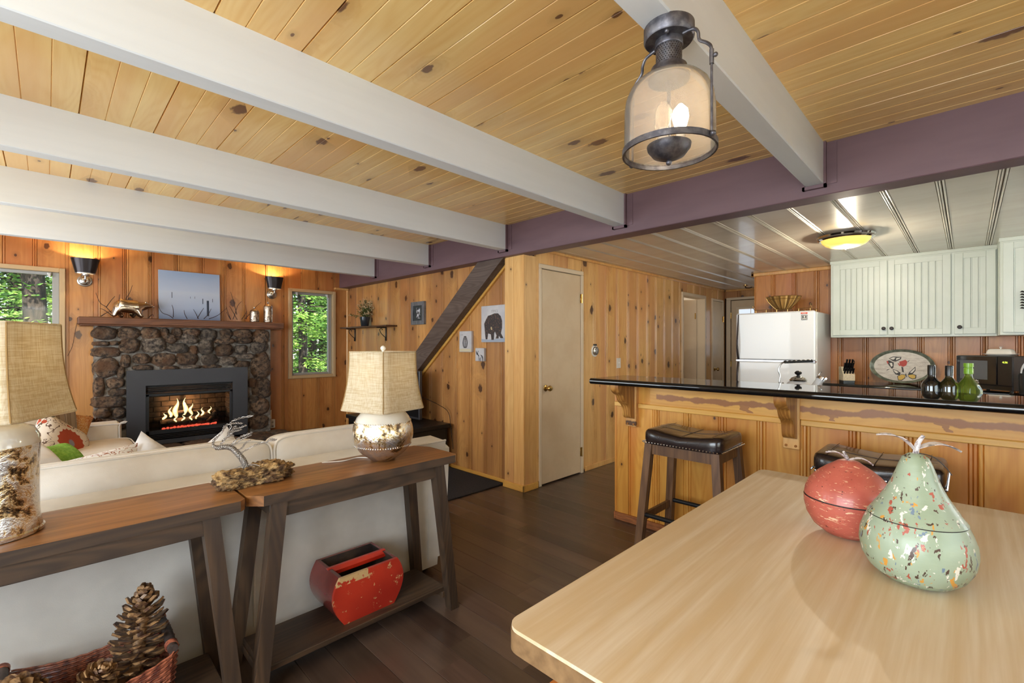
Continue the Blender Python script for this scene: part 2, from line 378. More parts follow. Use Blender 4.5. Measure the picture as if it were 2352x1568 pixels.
def wall_boards(parent, seams, z0, z1, plane, ori, mat, holes=(), prof='bead', name='board'):
    """seams: positions along the wall (world X for +-Y walls, world Y for +-X walls), ascending; holes: (a0,a1,zb,zt)"""
    for a, b in zip(seams[:-1], seams[1:]):
        cuts = sorted({a, b, *[h for hh in holes for h in hh[:2] if a + .004 < h < b - .004]})
        for c0, c1 in zip(cuts[:-1], cuts[1:]):
            mid = (c0 + c1) / 2; zs = [(z0, z1)]
            for h in holes:
                if h[0] < mid < h[1]:
                    nz = []
                    for s0, s1 in zs:
                        if h[2] > s0: nz.append((s0, min(s1, h[2])))
                        if h[3] < s1: nz.append((max(s0, h[3]), s1))
                    zs = nz
            full = len(cuts) == 2
            for s0, s1 in zs:
                if s1 - s0 < .01 or c1 - c0 < .006: continue
                loc = {'-Y': (c0, plane, s0), '-X': (plane, c1, s0), '+Y': (c1, plane, s0), '+X': (plane, c0, s0)}[ori]
                board(parent, name, c1 - c0, s1 - s0, mat, loc, ori, prof if full else 'flat')
def frange(a, b, s):
    r = []; x = a
    while x < b - s * .35: r.append(round(x, 4)); x += s
    return r + [b]
def wall_slab(name, axis, plane0, plane1, a0, a1, z0, z1, holes, mat):
    mb = MB(); cuts = sorted({a0, a1, *[h for hh in holes for h in hh[:2]]})
    for c0, c1 in zip(cuts[:-1], cuts[1:]):
        zs = [(z0, z1)]; mid = (c0 + c1) / 2
        for h in holes:
            if h[0] < mid < h[1]:
                nz = []
                for s0, s1 in zs:
                    if h[2] > s0: nz.append((s0, min(s1, h[2])))
                    if h[3] < s1: nz.append((max(s0, h[3]), s1))
                zs = nz
        for s0, s1 in zs:
            if axis == 'Y': mb.box((c0, plane0, s0), (c1, plane1, s1))
            else: mb.box((plane0, c0, s0), (plane1, c1, s1))
    return struct(name, mb, mat)

# ================================================================ THE SETTING
XL, YR, YB, XB = -1.9, -2.6, 6.35, 2.93       # left wall, right wall, fireplace wall, mauve beam
ZC, ZK = 2.39, 2.2                             # living ceiling, kitchen ceiling
W1 = (-.50, .134, .862, 2.06); W2 = (2.236, 2.868, .862, 2.056)
wb = wall_slab('wall_back', 'Y', 6.37, 6.5, XL - .1, 3.1, -.02, 2.5, [W1, W2], WALLBK)
seams = [-1.9, -1.67, -1.44, -1.21, -.98, -.75, -.52, -.285, -.06, .16, .375, .60, .815, 1.045, 1.285, 1.505, 1.73, 1.965, 2.19, 2.40, 2.63, 2.86, 3.075]
wall_boards(wb, seams, 0, ZC, 6.35, '-Y', PINE_O, [W1, W2, (.34, 1.96, 0, 1.5)])
ws = wall_slab('wall_stair', 'X', 3.08, 3.14, 2.84, 6.5, -.02, 2.5, [], WALLBK)
sy = [2.82, 3.045, 3.16, 3.387, 3.616, 3.852, 4.088, 4.316, 4.55, 4.76, 4.97, 5.20, 5.53, 5.90, 6.10, 6.345]
wall_boards(ws, [y for y in sy if y >= 3.04], 0, 2.15, 3.06, '-X', PINE_S)
DR1 = (3.19, 3.86, 0, 2.05); DR2 = (6.19, 6.99, 0, 2.04); DR3 = (7.24, 7.70, 0, 2.03)
wh = wall_slab('wall_hall', 'Y', 2.84, 2.9, 3.14, 7.9, -.02, 2.5, [DR2], WALLBK)
hs = [3.17] + [3.19 + .2275 * k for k in range(1, 20)] + [7.8]
wall_boards(wh, hs, 0, ZK, 2.82, '-Y', PINE, [DR1, DR2, DR3])
wk = wall_slab('wall_kitchen', 'X', 6.27, 6.4, YR, 1.9, -.02, 2.5, [], WALLBK)
wall_boards(wk, [YR] + [round(1.905 - .225 * k, 3) for k in range(19, 0, -1)] + [1.905], 0, ZK, 6.25, '-X', PINE_K)
MB().box((6.4, 1.80, 0), (7.8, 1.9, 2.4)).build('wall_pantry', PLASTER, kind='structure')
we = wall_slab('wall_end', 'X', 7.82, 7.95, 1.8, 2.95, -.02, 2.5, [], WALLBK)
wall_boards(we, [1.9, 2.13, 2.36, 2.59, 2.82], 2.06, ZK, 7.8, '-X', PINE_S)
# outer walls out of the picture, with the windows that light the room
wr = wall_slab('wall_right', 'Y', YR - .12, YR, XL - .1, 6.5, -.02, 2.5, [(-.45, 2.25, .66, 2.18), (3.92, 5.48, .94, 2.06)], PLASTER)
wl = wall_slab('wall_left', 'X', XL - .12, XL, YR - .1, 6.5, -.02, 2.5, [(-1.15, 1.55, .66, 2.18), (3.05, 5.55, .66, 2.18)], PLASTER)
def plain_window(n, axis, p, a0, a1, z0, z1):
    r = sroot('window_%d' % n); f = MB(); g = MB(); d = .05
    def b(m, s0, s1, q0, q1, dd=d):
        (m.box((s0, p - .09, q0), (s1, p - .09 + dd, q1)) if axis == 'Y' else m.box((p - .09, s0, q0), (p - .09 + dd, s1, q1)))
    b(f, a0, a1, z0, z0 + .05); b(f, a0, a1, z1 - .05, z1); mid = (a0 + a1) / 2
    for s0, s1 in ((a0, a0 + .05), (mid - .03, mid + .03), (a1 - .05, a1)): b(f, s0, s1, z0 + .05, z1 - .05)
    f.build('window_frame', ALU, r)
    for s0, s1 in ((a0 + .05, mid - .03), (mid + .03, a1 - .05)):
        g = MB(); b(g, s0, s1, z0 + .05, z1 - .05, .006); g.build('pane', PANE, r)
plain_window(3, 'Y', YR, -.45, 2.25, .66, 2.18); plain_window(4, 'Y', YR, 3.92, 5.48, .94, 2.06)
plain_window(5, 'X', XL, -1.15, 1.55, .66, 2.18); plain_window(6, 'X', XL, 3.05, 5.55, .66, 2.18)

# ceilings
ce = MB().box((XL - .1, YR - .1, ZC + .02), (3.14, 6.5, ZC + .1)).build('ceiling', WALLBK, kind='structure')
x = .108 - .2775 * 8; LY = 6.345 - YR
while x < 2.93:
    w_ = min(.2775, 2.935 - x)
    board(ce, 'board', w_, LY, PINE_C, (x, 6.345, ZC), 'ceilY', 'tripleboard' if w_ > .2 else 'flat'); x += .2775
kc = MB().box((3.07, YR - .1, ZK + .02), (8.0, 2.9, ZK + .3)).build('ceiling', WALLBK, kind='structure')
y = .592 - .239 * 14 + .239; ks = []
y = .582 - .24 * 13
while y < 2.82:
    w_ = min(.24, 2.82 - y)
    if w_ > .02: board(kc, 'board', w_, 7.82 - 3.06, KCEIL, (3.06, y, ZK), 'ceilX', 'kitchen' if w_ > .2 else 'flat')
    y += .24
# floor: sub-floor, planks one by one where the photo shows them, the rest joined
fl = MB().box((XL - .1, YR - .1, -.12), (8.0, 6.5, -.0185)).build('floor', WALLBK, kind='structure')
PW = .125; rest = MB(); random.seed(3)
nx = int((7.9 - XL) / PW)
for i in range(nx):
    x0 = XL + i * PW; yy = YR - random.random() * .9; k = 0
    while yy < 6.4:
        L = random.choice((.62, .78, .92, 1.1, 1.22)); a, b = max(yy, YR), min(yy + L, 6.4); yy += L
        if x0 > 3.05 and a > 2.84: continue
        if b - a < .05: continue
        if .25 < x0 < 4.9 and b > .3 and a < 3.1 and not (x0 > 3.4 and b < 1.2): 
            board(fl, 'plank', PW, b - a, FLOORW, (x0, a, 0), 'floorY', 'plank')
        else: rest.box((x0 + .0006, a + .0006, -.018), (x0 + PW - .0006, b - .0006, 0))
rest.build('plank_field', FLOORW, fl, kind='stuff')
# beams
for i, yb in enumerate((-.61, .588, 1.79, 3.0, 4.185, 5.35)):
    lab = ['white painted ceiling beam out over the right end of the dining table', 'white ceiling beam that the bell glass pendant is fixed under', 'widest looking white ceiling beam, second from the pendant light',
           'white ceiling beam third from the pendant light', 'white ceiling beam fourth from the pendant, second from the fireplace wall', 'white ceiling beam closest to the fireplace wall, above the mantel'][i]
    o = MB().box((XL, yb - .043, 2.17), (2.935, yb + .043, ZC + .004), .004).build('ceiling_beam', WHITE_B, label=lab, kind='structure', origin=(.5, yb, 2.17))
    MB().box((2.905, yb - .055, 2.15), (2.93, yb - .0435, ZC)).box((2.905, yb + .0435, 2.15), (2.93, yb + .055, ZC)).box((2.905, yb - .055, 2.150), (2.93, yb + .055, 2.168)).box((2.926, yb - .10, 2.165), (2.93, yb - .05, ZC - .01)).build('beam_hanger', PURPLE, o, label='mauve painted steel hanger at the beam end')
MB().box((2.93, YR, 2.112), (3.075, 6.35, ZC + .03), .004).build('ceiling_beam', PURPLE, label='mauve painted carrying beam between the pine ceiling and the kitchen', kind='structure', origin=(3, 2, 2.112))
# post at the corner of the stair wall and the hall
tp = sroot('trim_1', 'pine corner post where the stair wall meets the hall wall')
board(tp, 'board', .125, 2.06, PINE_T, (2.985, 2.93, .055), '-X', 'flat'); board(tp, 'board', .115, 2.06, PINE, (2.985, 3.045, .055), '-X', 'flat')
board(tp, 'board', .145, 2.06, PINE, (3.003, 2.805, .055), '-Y', 'flat')
board(tp, 'board', .05, 2.15, PINE_T, (3.148, 2.808, .055), '-Y', 'flat')
MB().box((3.003, 2.823, 0), (3.14, 3.045, 2.14)).build('post_core', WALLBK, tp)
MB().box((2.972, 2.79, 0), (2.985, 3.06, .058), .003).box((2.972, 2.79, 0), (3.17, 2.805, .058), .003).build('baseboard', PINE_H, tp)
# baseboards and ceiling trims
MB().box((3.048, 3.05, 0), (3.06, 6.35, .035), .003).build('baseboard_stair', PINE_H, kind='structure')
MB().box((3.92, 2.808, 0), (6.12, 2.82, .05), .003).build('baseboard_hall', PINE_T, kind='structure')
MB().box((-1.9, 6.335, 0), (3.06, 6.35, .06), .003).build('baseboard_back', PINE_H, kind='structure')
MB().box((3.17, 2.795, ZK - .028), (7.8, 2.82, ZK), .006).build('trim_2', PINE_T, kind='structure')
MB().box((6.215, YR, ZK - .04), (6.25, 1.93, ZK), .006).box((6.215, 1.895, ZK - .04), (7.8, 1.93, ZK), .006).build('trim_3', PINE_T, kind='structure')
MB().box((7.775, 1.93, ZK - .028), (7.8, 2.8, ZK), .006).build('trim_4', PINE_T, kind='structure')
MB().box((2.85, 6.30, 2.085), (3.05, 6.35, 2.112), .004).box((3.03, 6.32, .06), (3.06, 6.35, 2.1), .006).build('trim_5', PINE_T, kind='structure')

# ---- windows in the fireplace wall
def cottage_window(n, a0, a1, z0, z1):
    r = sroot('window_%d' % n); y = 6.35
    f = MB(); t = .042
    for p, q in (((a0, y - .03, z0), (a0 + t, y + .1, z1)), ((a1 - t, y - .03, z0), (a1, y + .1, z1)), ((a0 + t, y - .03, z1 - t), (a1 - t, y + .1, z1)), ((a0 + t, y - .03, z0), (a1 - t, y + .1, z0 + t))): f.box(p, q, .004)
    f.build('window_frame', CREAMT, r)
    s = MB(); b0, b1, c0, c1 = a0 + t, a1 - t, z0 + t, z1 - t; u = .03
    for p, q in (((b0, y + .02, c0), (b0 + u, y + .06, c1)), ((b1 - u - .02, y + .02, c0), (b1, y + .06, c1)), ((b0 + u, y + .02, c1 - u), (b1 - u - .02, y + .06, c1)), ((b0 + u, y + .02, c0), (b1 - u - .02, y + .06, c0 + u))): s.box(p, q, .003)
    s.build('sash', ALU, r)
    MB().box((b0 + u, y + .036, c0 + u), (b1 - u, y + .040, c1 - u)).build('pane', PANE, r)
    for xx in (b0 + .07, b1 - .07):
        MB().box((xx - .016, y + .0, c1 - .028), (xx + .016, y + .02, c1 - .004), .004).box((xx - .01, y - .01, c1 - .05), (xx + .01, y + .006, c1 - .012), .003).build('blind_clip', plain('clear_plastic_clip%d' % n, srgb(225, 225, 220), .2), r)
cottage_window(1, *W1); cottage_window(2, *W2)

# ---- doors
def hinge(r, x, y, z, ori='-Y'):
    MB().box((x - .014, y - .004, z - .045), (x + .014, y + .002, z + .045), .002).tube([(x + .006, y - .008, z - .047), (x + .006, y - .008, z + .047)], .006, 8).build('hinge', BRASS, r)
def knob(r, x, y, z, mat=BRASS, s=1):
    m = T((x, y, z), R(90)); m2 = MB(); m2.lathe([(.030 * s, 0), (.031 * s, .004), (.026 * s, .008), (.011, .010), (.010, .032), (.018 * s, .036), (.027 * s, .046), (.028 * s, .056), (.022 * s, .066), (.001, .070)], 20, M=m)
    m2.build('door_knob', mat, r)
d1 = sroot('door_1', 'tall narrow cream closet door beside the pine corner post')
MB().box((3.232, 2.806, .012), (3.832, 2.836, 2.012), .003).build('door_slab', DOORP, d1)
MB().box((3.19, 2.798, 0), (3.226, 2.85, 2.018), .004).box((3.838, 2.798, 0), (3.878, 2.85, 2.018), .004).box((3.19, 2.798, 2.018), (3.878, 2.85, 2.06), .005).build('door_frame', DOORT, d1)
MB().box((3.2, 2.84, 0), (3.87, 2.86, 2.05)).build('door_backing', WALLBK, d1)
hinge(d1, 3.835, 2.802, 1.78); hinge(d1, 3.835, 2.802, .22); knob(d1, 3.285, 2.806, .905)
d2 = sroot('door_2', 'open doorway in the hall wall')
MB().box((6.19, 2.798, 0), (6.225, 2.95, 2.0), .004).box((6.955, 2.798, 0), (6.995, 2.95, 2.0), .004).box((6.19, 2.798, 2.0), (6.995, 2.95, 2.045), .005).build('door_frame', DOORT, d2)
MB(T((6.952, 2.93, 0), 0, 0, R(118))).box((0, -.017, .012), (.70, .017, 1.99), .003).build('door_slab', DOORP, d2)
MB().box((6.92, 2.93, 1.70), (6.955, 2.945, 1.79), .002).build('hinge', BRASS, d2)
br = MB().box((6.0, 4.6, 0), (7.9, 4.7, 2.4)).box((5.9, 2.95, 0), (6.0, 4.6, 2.4)).box((7.95, 2.95, 0), (8.05, 4.6, 2.4)).box((5.9, 2.9, 2.35), (8.0, 4.7, 2.4)).box((5.9, 2.9, -.1), (8.0, 4.7, -.001))
br.build('wall_bedroom', PLASTER, kind='structure')
light('bedroom_light', 'POINT', (6.9, 3.9, 2.0), 9, (1, .9, .78), size=.1)  # point light in the unseen bedroom, without a lamp body
d3 = sroot('door_3', 'narrow cream closet door at the end of the hall wall')
MB().box((7.275, 2.806, .012), (7.665, 2.836, 1.992), .003).build('door_slab', DOORP, d3)
MB().box((7.24, 2.798, 0), (7.27, 2.85, 1.997), .004).box((7.67, 2.798, 0), (7.70, 2.85, 1.997), .004).box((7.24, 2.798, 1.997), (7.70, 2.85, 2.03), .005).build('door_frame', DOORT, d3)
hinge(d3, 7.668, 2.802, 1.72); knob(d3, 7.335, 2.806, .93)
d4 = sroot('door_4', 'cream back door with a small paned window at the end of the hall')
MB().box((7.79, 1.95, .01), (7.82, 2.715, 2.02), .003).build('door_slab', DOORP, d4)
MB().box((7.775, 2.725, 0), (7.82, 2.79, 2.03), .004).box((7.775, 1.93, 2.03), (7.82, 2.79, 2.07), .005).build('door_frame', DOORT, d4)
MB().box((7.776, 2.02, 1.88), (7.79, 2.64, 1.915), .003).box((7.776, 2.60, 1.115), (7.79, 2.64, 1.88), .003).box((7.776, 2.02, 1.115), (7.79, 2.06, 1.88), .003).box((7.776, 2.02, 1.08), (7.79, 2.64, 1.115), .003).build('glazing_frame', DOORT, d4)
gl = plain('daylit_door_pane', srgb(205, 215, 228), .2, emit=srgb(205, 218, 235), estr=.55)  # daylight behind the door given as the panes' own glow
for i in range(3):
    for j in range(3):
        y0 = 2.06 + i * .18; z0 = 1.12 + j * .253
        MB().box((7.782, y0 + .006, z0 + .006), (7.788, y0 + .174, z0 + .247)).build('pane', gl, d4)
for zz in (1.78, 1.0): MB().box((7.784, 2.708, zz - .045), (7.788, 2.732, zz + .045)).tube([(7.78, 2.72, zz - .047), (7.78, 2.72, zz + .047)], .006, 8).build('hinge', BRASS, d4)
# ================================================================ FIREPLACE
STONE = []
def stone_mat(name, a, b, c_):
    m, n, p = new_mat(name); v, _, rand = coords(n, rnd=(9, 7, 5))
    f = noise_(n, v, 26, 5, .65); g = noise_(n, v, 7, 2)
    col = mixc(n, smooth(n, f, .38, .62), a, b); col = mixc(n, smooth(n, g, .45, .7), col, c_)
    hs = nd(n, 'ShaderNodeHueSaturation'); n.links.new(math_(n, 'ADD', math_(n, 'MULTIPLY', rand, .7), .7), hs.inputs['Value'])
    n.links.new(col, hs.inputs['Color']); n.links.new(hs.outputs[0], p.inputs['Base Color']); p.inputs['Roughness'].default_value = .42
    bump(n, p, noise_(n, v, 38, 6, .75), 1.0, .035); return m
ST1 = stone_mat('lava_stone', srgb(52, 41, 34), srgb(148, 120, 94), srgb(112, 78, 52))
ST2 = stone_mat('lava_stone_grey', srgb(58, 50, 46), srgb(156, 140, 122), srgb(84, 70, 58))
def rock(cx, cy, cz, w_, d_, h_, seed, mat, parent, name='stone', pw=2.6):
    bm = bmesh.new(); bmesh.ops.create_icosphere(bm, subdivisions=3, radius=1)
    off = Vector((seed * 3.1, seed * 1.7, seed * .9))
    for v in bm.verts:
        q = v.co.copy(); k = (abs(q.x) ** pw + abs(q.y) ** pw + abs(q.z) ** pw) ** (-1 / pw); q *= k
        nn = 1 + .16 * noise.noise(q * 1.3 + off) + .10 * noise.noise(q * 3.7 + off) + .07 * noise.noise(q * 8 + off)
        v.co = Vector((q.x * w_ / 2, q.y * d_ / 2, q.z * h_ / 2)) * nn
    bm.normal_update(); me = bpy.data.meshes.new(name); bm.to_mesh(me); bm.free(); me.materials.append(mat)
    me.polygons.foreach_set('use_smooth', [True] * len(me.polygons))
    o = bpy.data.objects.new(name, me); C.objects.link(o); o.parent = parent
    o.location = rootmat(parent).inverted() @ Vector((cx, cy, cz)); return o
fp = thing('fireplace', 'stone fireplace with rough lava rocks set in grey mortar', 'fireplace', (1.15, 6.2, 0))
cmor = MB().box((.338, 6.165, .24), (.62, 6.368, 1.497)).box((1.64, 6.165, .24), (1.962, 6.368, 1.497)).box((.62, 6.165, 1.02), (1.64, 6.368, 1.497))
cmor.build('mortar', MORTAR, fp)
rows = [(753,640,165,90),(925,632,158,85),(1085,628,130,85),(1185,615,66,62),(1272,635,80,82),(1373,622,122,55),(1500,645,118,84),(1632,635,90,70),(1747,632,128,60),(1875,655,118,98),
(730,718,118,36),(822,714,70,32),(930,733,145,100),(1108,725,165,112),(1225,680,100,72),(1365,682,120,70),(1620,700,135,46),(1752,693,110,50),(1480,742,110,100),(1282,752,155,70),(1392,765,64,66),(1612,765,122,85),(1732,760,92,62),(1862,742,130,92),
(765,778,195,66),(903,842,70,92),(1020,827,122,76),(1180,834,168,98),(1345,824,148,98),(1510,830,118,78),(1640,840,110,66),(1770,810,142,42),(1740,866,115,52),(1878,880,128,188),
(765,890,170,142),(868,922,60,92),(1030,890,150,40),(1370,888,140,32),(1525,884,130,30),(1220,892,120,30),
(708,1030,80,140),(830,1000,125,74),(845,1068,125,56),(790,1140,228,84),(738,1215,110,72),(858,1215,100,76),(760,1290,150,70),(860,1300,90,66),
(1815,1000,66,62),(1882,1040,128,140),(1825,1118,72,62),(1868,1165,126,112),(1856,1282,142,100)]
for i, (zx, zy, zw, zh) in enumerate(rows):
    px, py = zx / 3.136, 560 + zy / 3.136
    a = (px - 1176) / 1058; th = R(44.673); rx, ry = math.cos(th) + a * math.sin(th), math.sin(th) - a * math.cos(th)
    k = 6.17 / ry; X = k * rx; Z = 1.31 + (791.5 - py) / 1058 * k
    k2 = 6.17 / (math.sin(th) - (a + zw / 3.136 / 1058) * math.cos(th)); X2 = k2 * (math.cos(th) + (a + zw / 3.136 / 1058) * math.sin(th))
    ww = (X2 - X); hh = zh / 3.136 * k / 1058
    X = min(max(X, .335 + ww * .45), 1.97 - ww * .42)
    rock(X, 6.20, min(Z, 1.49 - hh / 2), ww * 1.12, .15 + .06 * random.random(), hh * 1.14, i + 1, ST1 if random.random() < .6 or zx < 1000 else ST2, fp)
random.seed(11)
hearth = thing('hearth', 'low raised hearth of rough flat stones in front of the fire', 'hearth', (1.2, 5.95, 0))
MB().box((.36, 5.74, 0), (2.02, 6.155, .21)).build('mortar', MORTAR, hearth)
x = .33
while x < 2.02:
    w_ = .2 + random.random() * .22
    rock(min(x + w_ / 2, 2.0), 5.86, .205, w_ * 1.05, .36, .11, 60 + x * 9, ST2 if random.random() < .4 else ST1, hearth, pw=4)
    rock(min(x + w_ / 2, 2.0), 6.06, .20, w_ * 1.0, .26, .11, 90 + x * 9, ST1, hearth, pw=4)
    rock(min(x + w_ / 2, 1.98), 5.755, .09, w_ * 1.0, .16, .19, 70 + x * 9, ST1, hearth, pw=3); x += w_
MB().box((.217, 6.065, 1.512), (2.085, 6.355, 1.583), .006).box((.235, 6.08, 1.497), (2.07, 6.35, 1.512), .003).build('mantel_shelf', MANTW, label='thick brown stained wooden mantel over the stone fireplace', cat='mantel', origin=(1.15, 6.2, 1.497))
ins = thing('fireplace_insert', 'charcoal steel gas fire insert with burning logs', 'fireplace insert', (1.13, 6.1, .24))
X0, X1, Z0, Z1 = .73, 1.53, .30, .882
sp = MB(); yf = 6.085
for p, q in (((.575, yf, .255), (X0, yf + .02, 1.045)), ((X1, yf, .255), (1.685, yf + .02, 1.045)), ((X0, yf, Z1), (X1, yf + .02, 1.045)), ((X0, yf, .255), (X1, yf + .02, Z0))): sp.box(p, q)
sp.build('surround', INSERT, ins)
for i in range(4): MB().box((X0 + .015, yf + .005 + .004 * i, .856 - i * .019), (X1 - .015, yf + .026, .868 - i * .019), .003).build('louvre', BLACKM, ins)
for i in range(3): MB().box((X0 + .015, yf - .012 + .004 * i, .312 + i * .016), (X1 - .015, yf + .02, .322 + i * .016), .003).build('louvre', BLACKM, ins)
fr = MB()
for p, q in (((X0, yf + .004, .36), (X0 + .03, yf + .03, .79)), ((X1 - .03, yf + .004, .36), (X1, yf + .03, .79)), ((X0, yf + .004, .765), (X1, yf + .03, .795)), ((X0, yf + .004, .36), (X1, yf + .03, .405))): fr.box(p, q, .003)
fr.build('glass_frame', BLACKM, ins)
MB().box((X0 + .03, yf + .018, .405), (X1 - .03, yf + .022, .765)).build('glass_pane', PANE, ins)
fb = MB(); fb.box((X0 - .02, 6.108, .30), (X0, 6.36, .88)).box((X1, 6.108, .30), (X1 + .02, 6.36, .88)).box((X0 - .02, 6.35, .30), (X1 + .02, 6.368, .88)).box((X0, 6.108, .86), (X1, 6.36, .88)).box((X0, 6.108, .38), (X1, 6.36, .40))
fb.build('firebox', plain('firebox_black', srgb(26, 24, 23), .8), ins)
BR = noisy('firebrick', srgb(92, 78, 66), srgb(62, 52, 46), 20, .85, bstr=.3); BRJ = plain('brick_joint', srgb(170, 160, 148), .9)
for side, xa in (('l', X0 + .002), ('r', X1 - .002)):
    s_ = 1 if side == 'l' else -1
    MB().box((xa, 6.13, .40), (xa + s_ * .008, 6.345, .80)).build('brick_joint', BRJ, ins)
    for r_ in range(7):
        yy = 6.132 - (.055 if r_ % 2 else 0)
        while yy < 6.34:
            a, b = max(yy, 6.132), min(yy + .105, 6.343); 
            if b - a > .02: MB().box((xa + s_ * .006, a, .403 + r_ * .057), (xa + s_ * .018, b, .453 + r_ * .057), .002).build('brick', BR, ins)
            yy += .111
for r_ in range(7):
    xx = X0 + .02 - (.07 if r_ % 2 else 0)
    while xx < X1 - .02:
        a, b = max(xx, X0 + .02), min(xx + .14, X1 - .02)
        if b - a > .02: MB().box((a, 6.335, .403 + r_ * .057), (b, 6.35, .453 + r_ * .057), .002).build('brick', BR, ins)
        xx += .146
BARK = noisy('charred_log', srgb(96, 76, 62), srgb(26, 20, 18), 16, .9, bstr=.9, bdist=.02, lo=.4, hi=.6)
EMB = plain('embers', srgb(120, 30, 20), .9, emit=srgb(255, 96, 70), estr=.45)
def log(a, b, r):
    a, b = Vector(a), Vector(b); n = 9
    MB().tube([a.lerp(b, i / n) + Vector((0, noise.noise(a * 9 + Vector((i, 0, 0))) * .012, noise.noise(a * 7 + Vector((0, i, 0))) * .012)) for i in range(n + 1)], [r * (1 + .2 * noise.noise(Vector((i * .8, a.x * 9, 0)))) for i in range(n + 1)], 12).build('log', BARK, ins)
log((.86, 6.18, .45), (1.40, 6.20, .475), .045); log((.93, 6.28, .50), (1.36, 6.27, .53), .04); log((1.20, 6.17, .47), (1.42, 6.27, .55), .03); log((.90, 6.25, .54), (1.16, 6.22, .56), .025); log((1.30, 6.15, .43), (1.39, 6.2, .54), .028)
em = MB(); random.seed(5)
for i in range(60): em.ball((.88 + random.random() * .5, 6.135 + random.random() * .05, .405 + random.random() * .008), .008 + random.random() * .006, 6, 4)
em.build('ember_bed', EMB, ins, kind='stuff')
def flame_mat():
    m = bpy.data.materials.new('flame'); m.use_nodes = True; n = m.node_tree; n.nodes.clear()
    out = nd(n, 'ShaderNodeOutputMaterial'); em_ = nd(n, 'ShaderNodeEmission'); t = nd(n, 'ShaderNodeBsdfTransparent'); mx = nd(n, 'ShaderNodeMixShader')
    lw = nd(n, 'ShaderNodeLayerWeight'); lw.inputs[0].default_value = .35
    n.links.new(ramp(n, lw.outputs['Facing'], [(0, srgb(255, 244, 190)), (.45, srgb(255, 196, 96)), (1, srgb(226, 96, 30))]), em_.inputs[0]); em_.inputs[1].default_value = 1.0
    n.links.new(math_(n, 'MULTIPLY', math_(n, 'SUBTRACT', 1, lw.outputs['Facing']), .8), mx.inputs[0]); n.links.new(t.outputs[0], mx.inputs[1]); n.links.new(em_.outputs[0], mx.inputs[2]); n.links.new(mx.outputs[0], out.inputs[0]); return m
FL = flame_mat()
for fx, fy, fz, fh, fr_ in ((1.005, 6.20, .52, .20, .032), (1.085, 6.22, .53, .19, .03), (1.14, 6.2, .53, .12, .022), (.95, 6.2, .52, .11, .022), (1.24, 6.17, .51, .09, .016), (1.19, 6.15, .48, .09, .013), (.99, 6.14, .47, .07, .012), (1.06, 6.15, .475, .06, .012), (.90, 6.2, .50, .07, .018), (1.32, 6.2, .52, .08, .014), (1.13, 6.15, .47, .07, .012)):
    pts = []; rr = []
    for i in range(10):
        t = i / 9; pts.append((fx + .012 * math.sin(t * 7 + fx * 40) + .01 * t, fy, fz + t * fh)); rr.append(max(fr_ * (math.sin(math.pi * min(t * .8 + .18, 1)) ** 1.2) * (1 - t * .55), .0015))
    MB().tube(pts, rr, 10).build('flame', FL, ins)
light('fire_glow', 'POINT', (1.08, 6.17, .66), 2.6, (1, .5, .2), size=.008)

# things on and around the mantel
ZM = 1.583
cv = thing('canvas_print', 'wide pale blue seascape canvas leaning on the mantel, dark posts in water', 'picture', (1.158, 6.32, ZM))
m, n, p = new_mat('seascape_print'); v, _, _ = coords(n); sp_ = nd(n, 'ShaderNodeSeparateXYZ'); n.links.new(v, sp_.inputs[0])
f = math_(n, 'DIVIDE', math_(n, 'ADD', sp_.outputs[2], math_(n, 'MULTIPLY', noise_(n, scaled(n, v, (1, 1, 4)), 4, 3), .06)), .6)
n.links.new(ramp(n, f, [(.0, srgb(126, 148, 186)), (.28, srgb(176, 192, 216)), (.58, srgb(196, 208, 224)), (.62, srgb(190, 204, 224)), (1, srgb(150, 176, 210))]), p.inputs['Base Color']); p.inputs['Roughness'].default_value = .6
tl = T((1.158, 6.285, ZM), R(-3.5))
MB(tl).box((-.29, 0, 0), (.29, .03, .555)).build('canvas', m, cv)
PD = plain('print_dark', srgb(52, 62, 78), .7)
for px_, z0, z1, ww in ((-.172, .25, .315, .005), (.0, .255, .275, .003), (.04, .255, .28, .003), (.118, .20, .26, .006), (.168, .06, .24, .022), (.216, .225, .265, .004)):
    MB(tl).box((px_ - ww / 2, -.0012, z0), (px_ + ww / 2, -.0002, z1)).build('printed_post', PD, cv)
def bez(pts, n=6):
    pts = [Vector(p) for p in pts]; out = []
    for i in range(len(pts) - 1):
        p0, p1, p2, p3 = pts[max(i - 1, 0)], pts[i], pts[i + 1], pts[min(i + 2, len(pts) - 1)]
        for k in range(n):
            t = k / n; out.append(.5 * ((2 * p1) + (-p0 + p2) * t + (2 * p0 - 5 * p1 + 4 * p2 - p3) * t * t + (-p0 + 3 * p1 - 3 * p2 + p3) * t ** 3))
    return out + [pts[-1]]
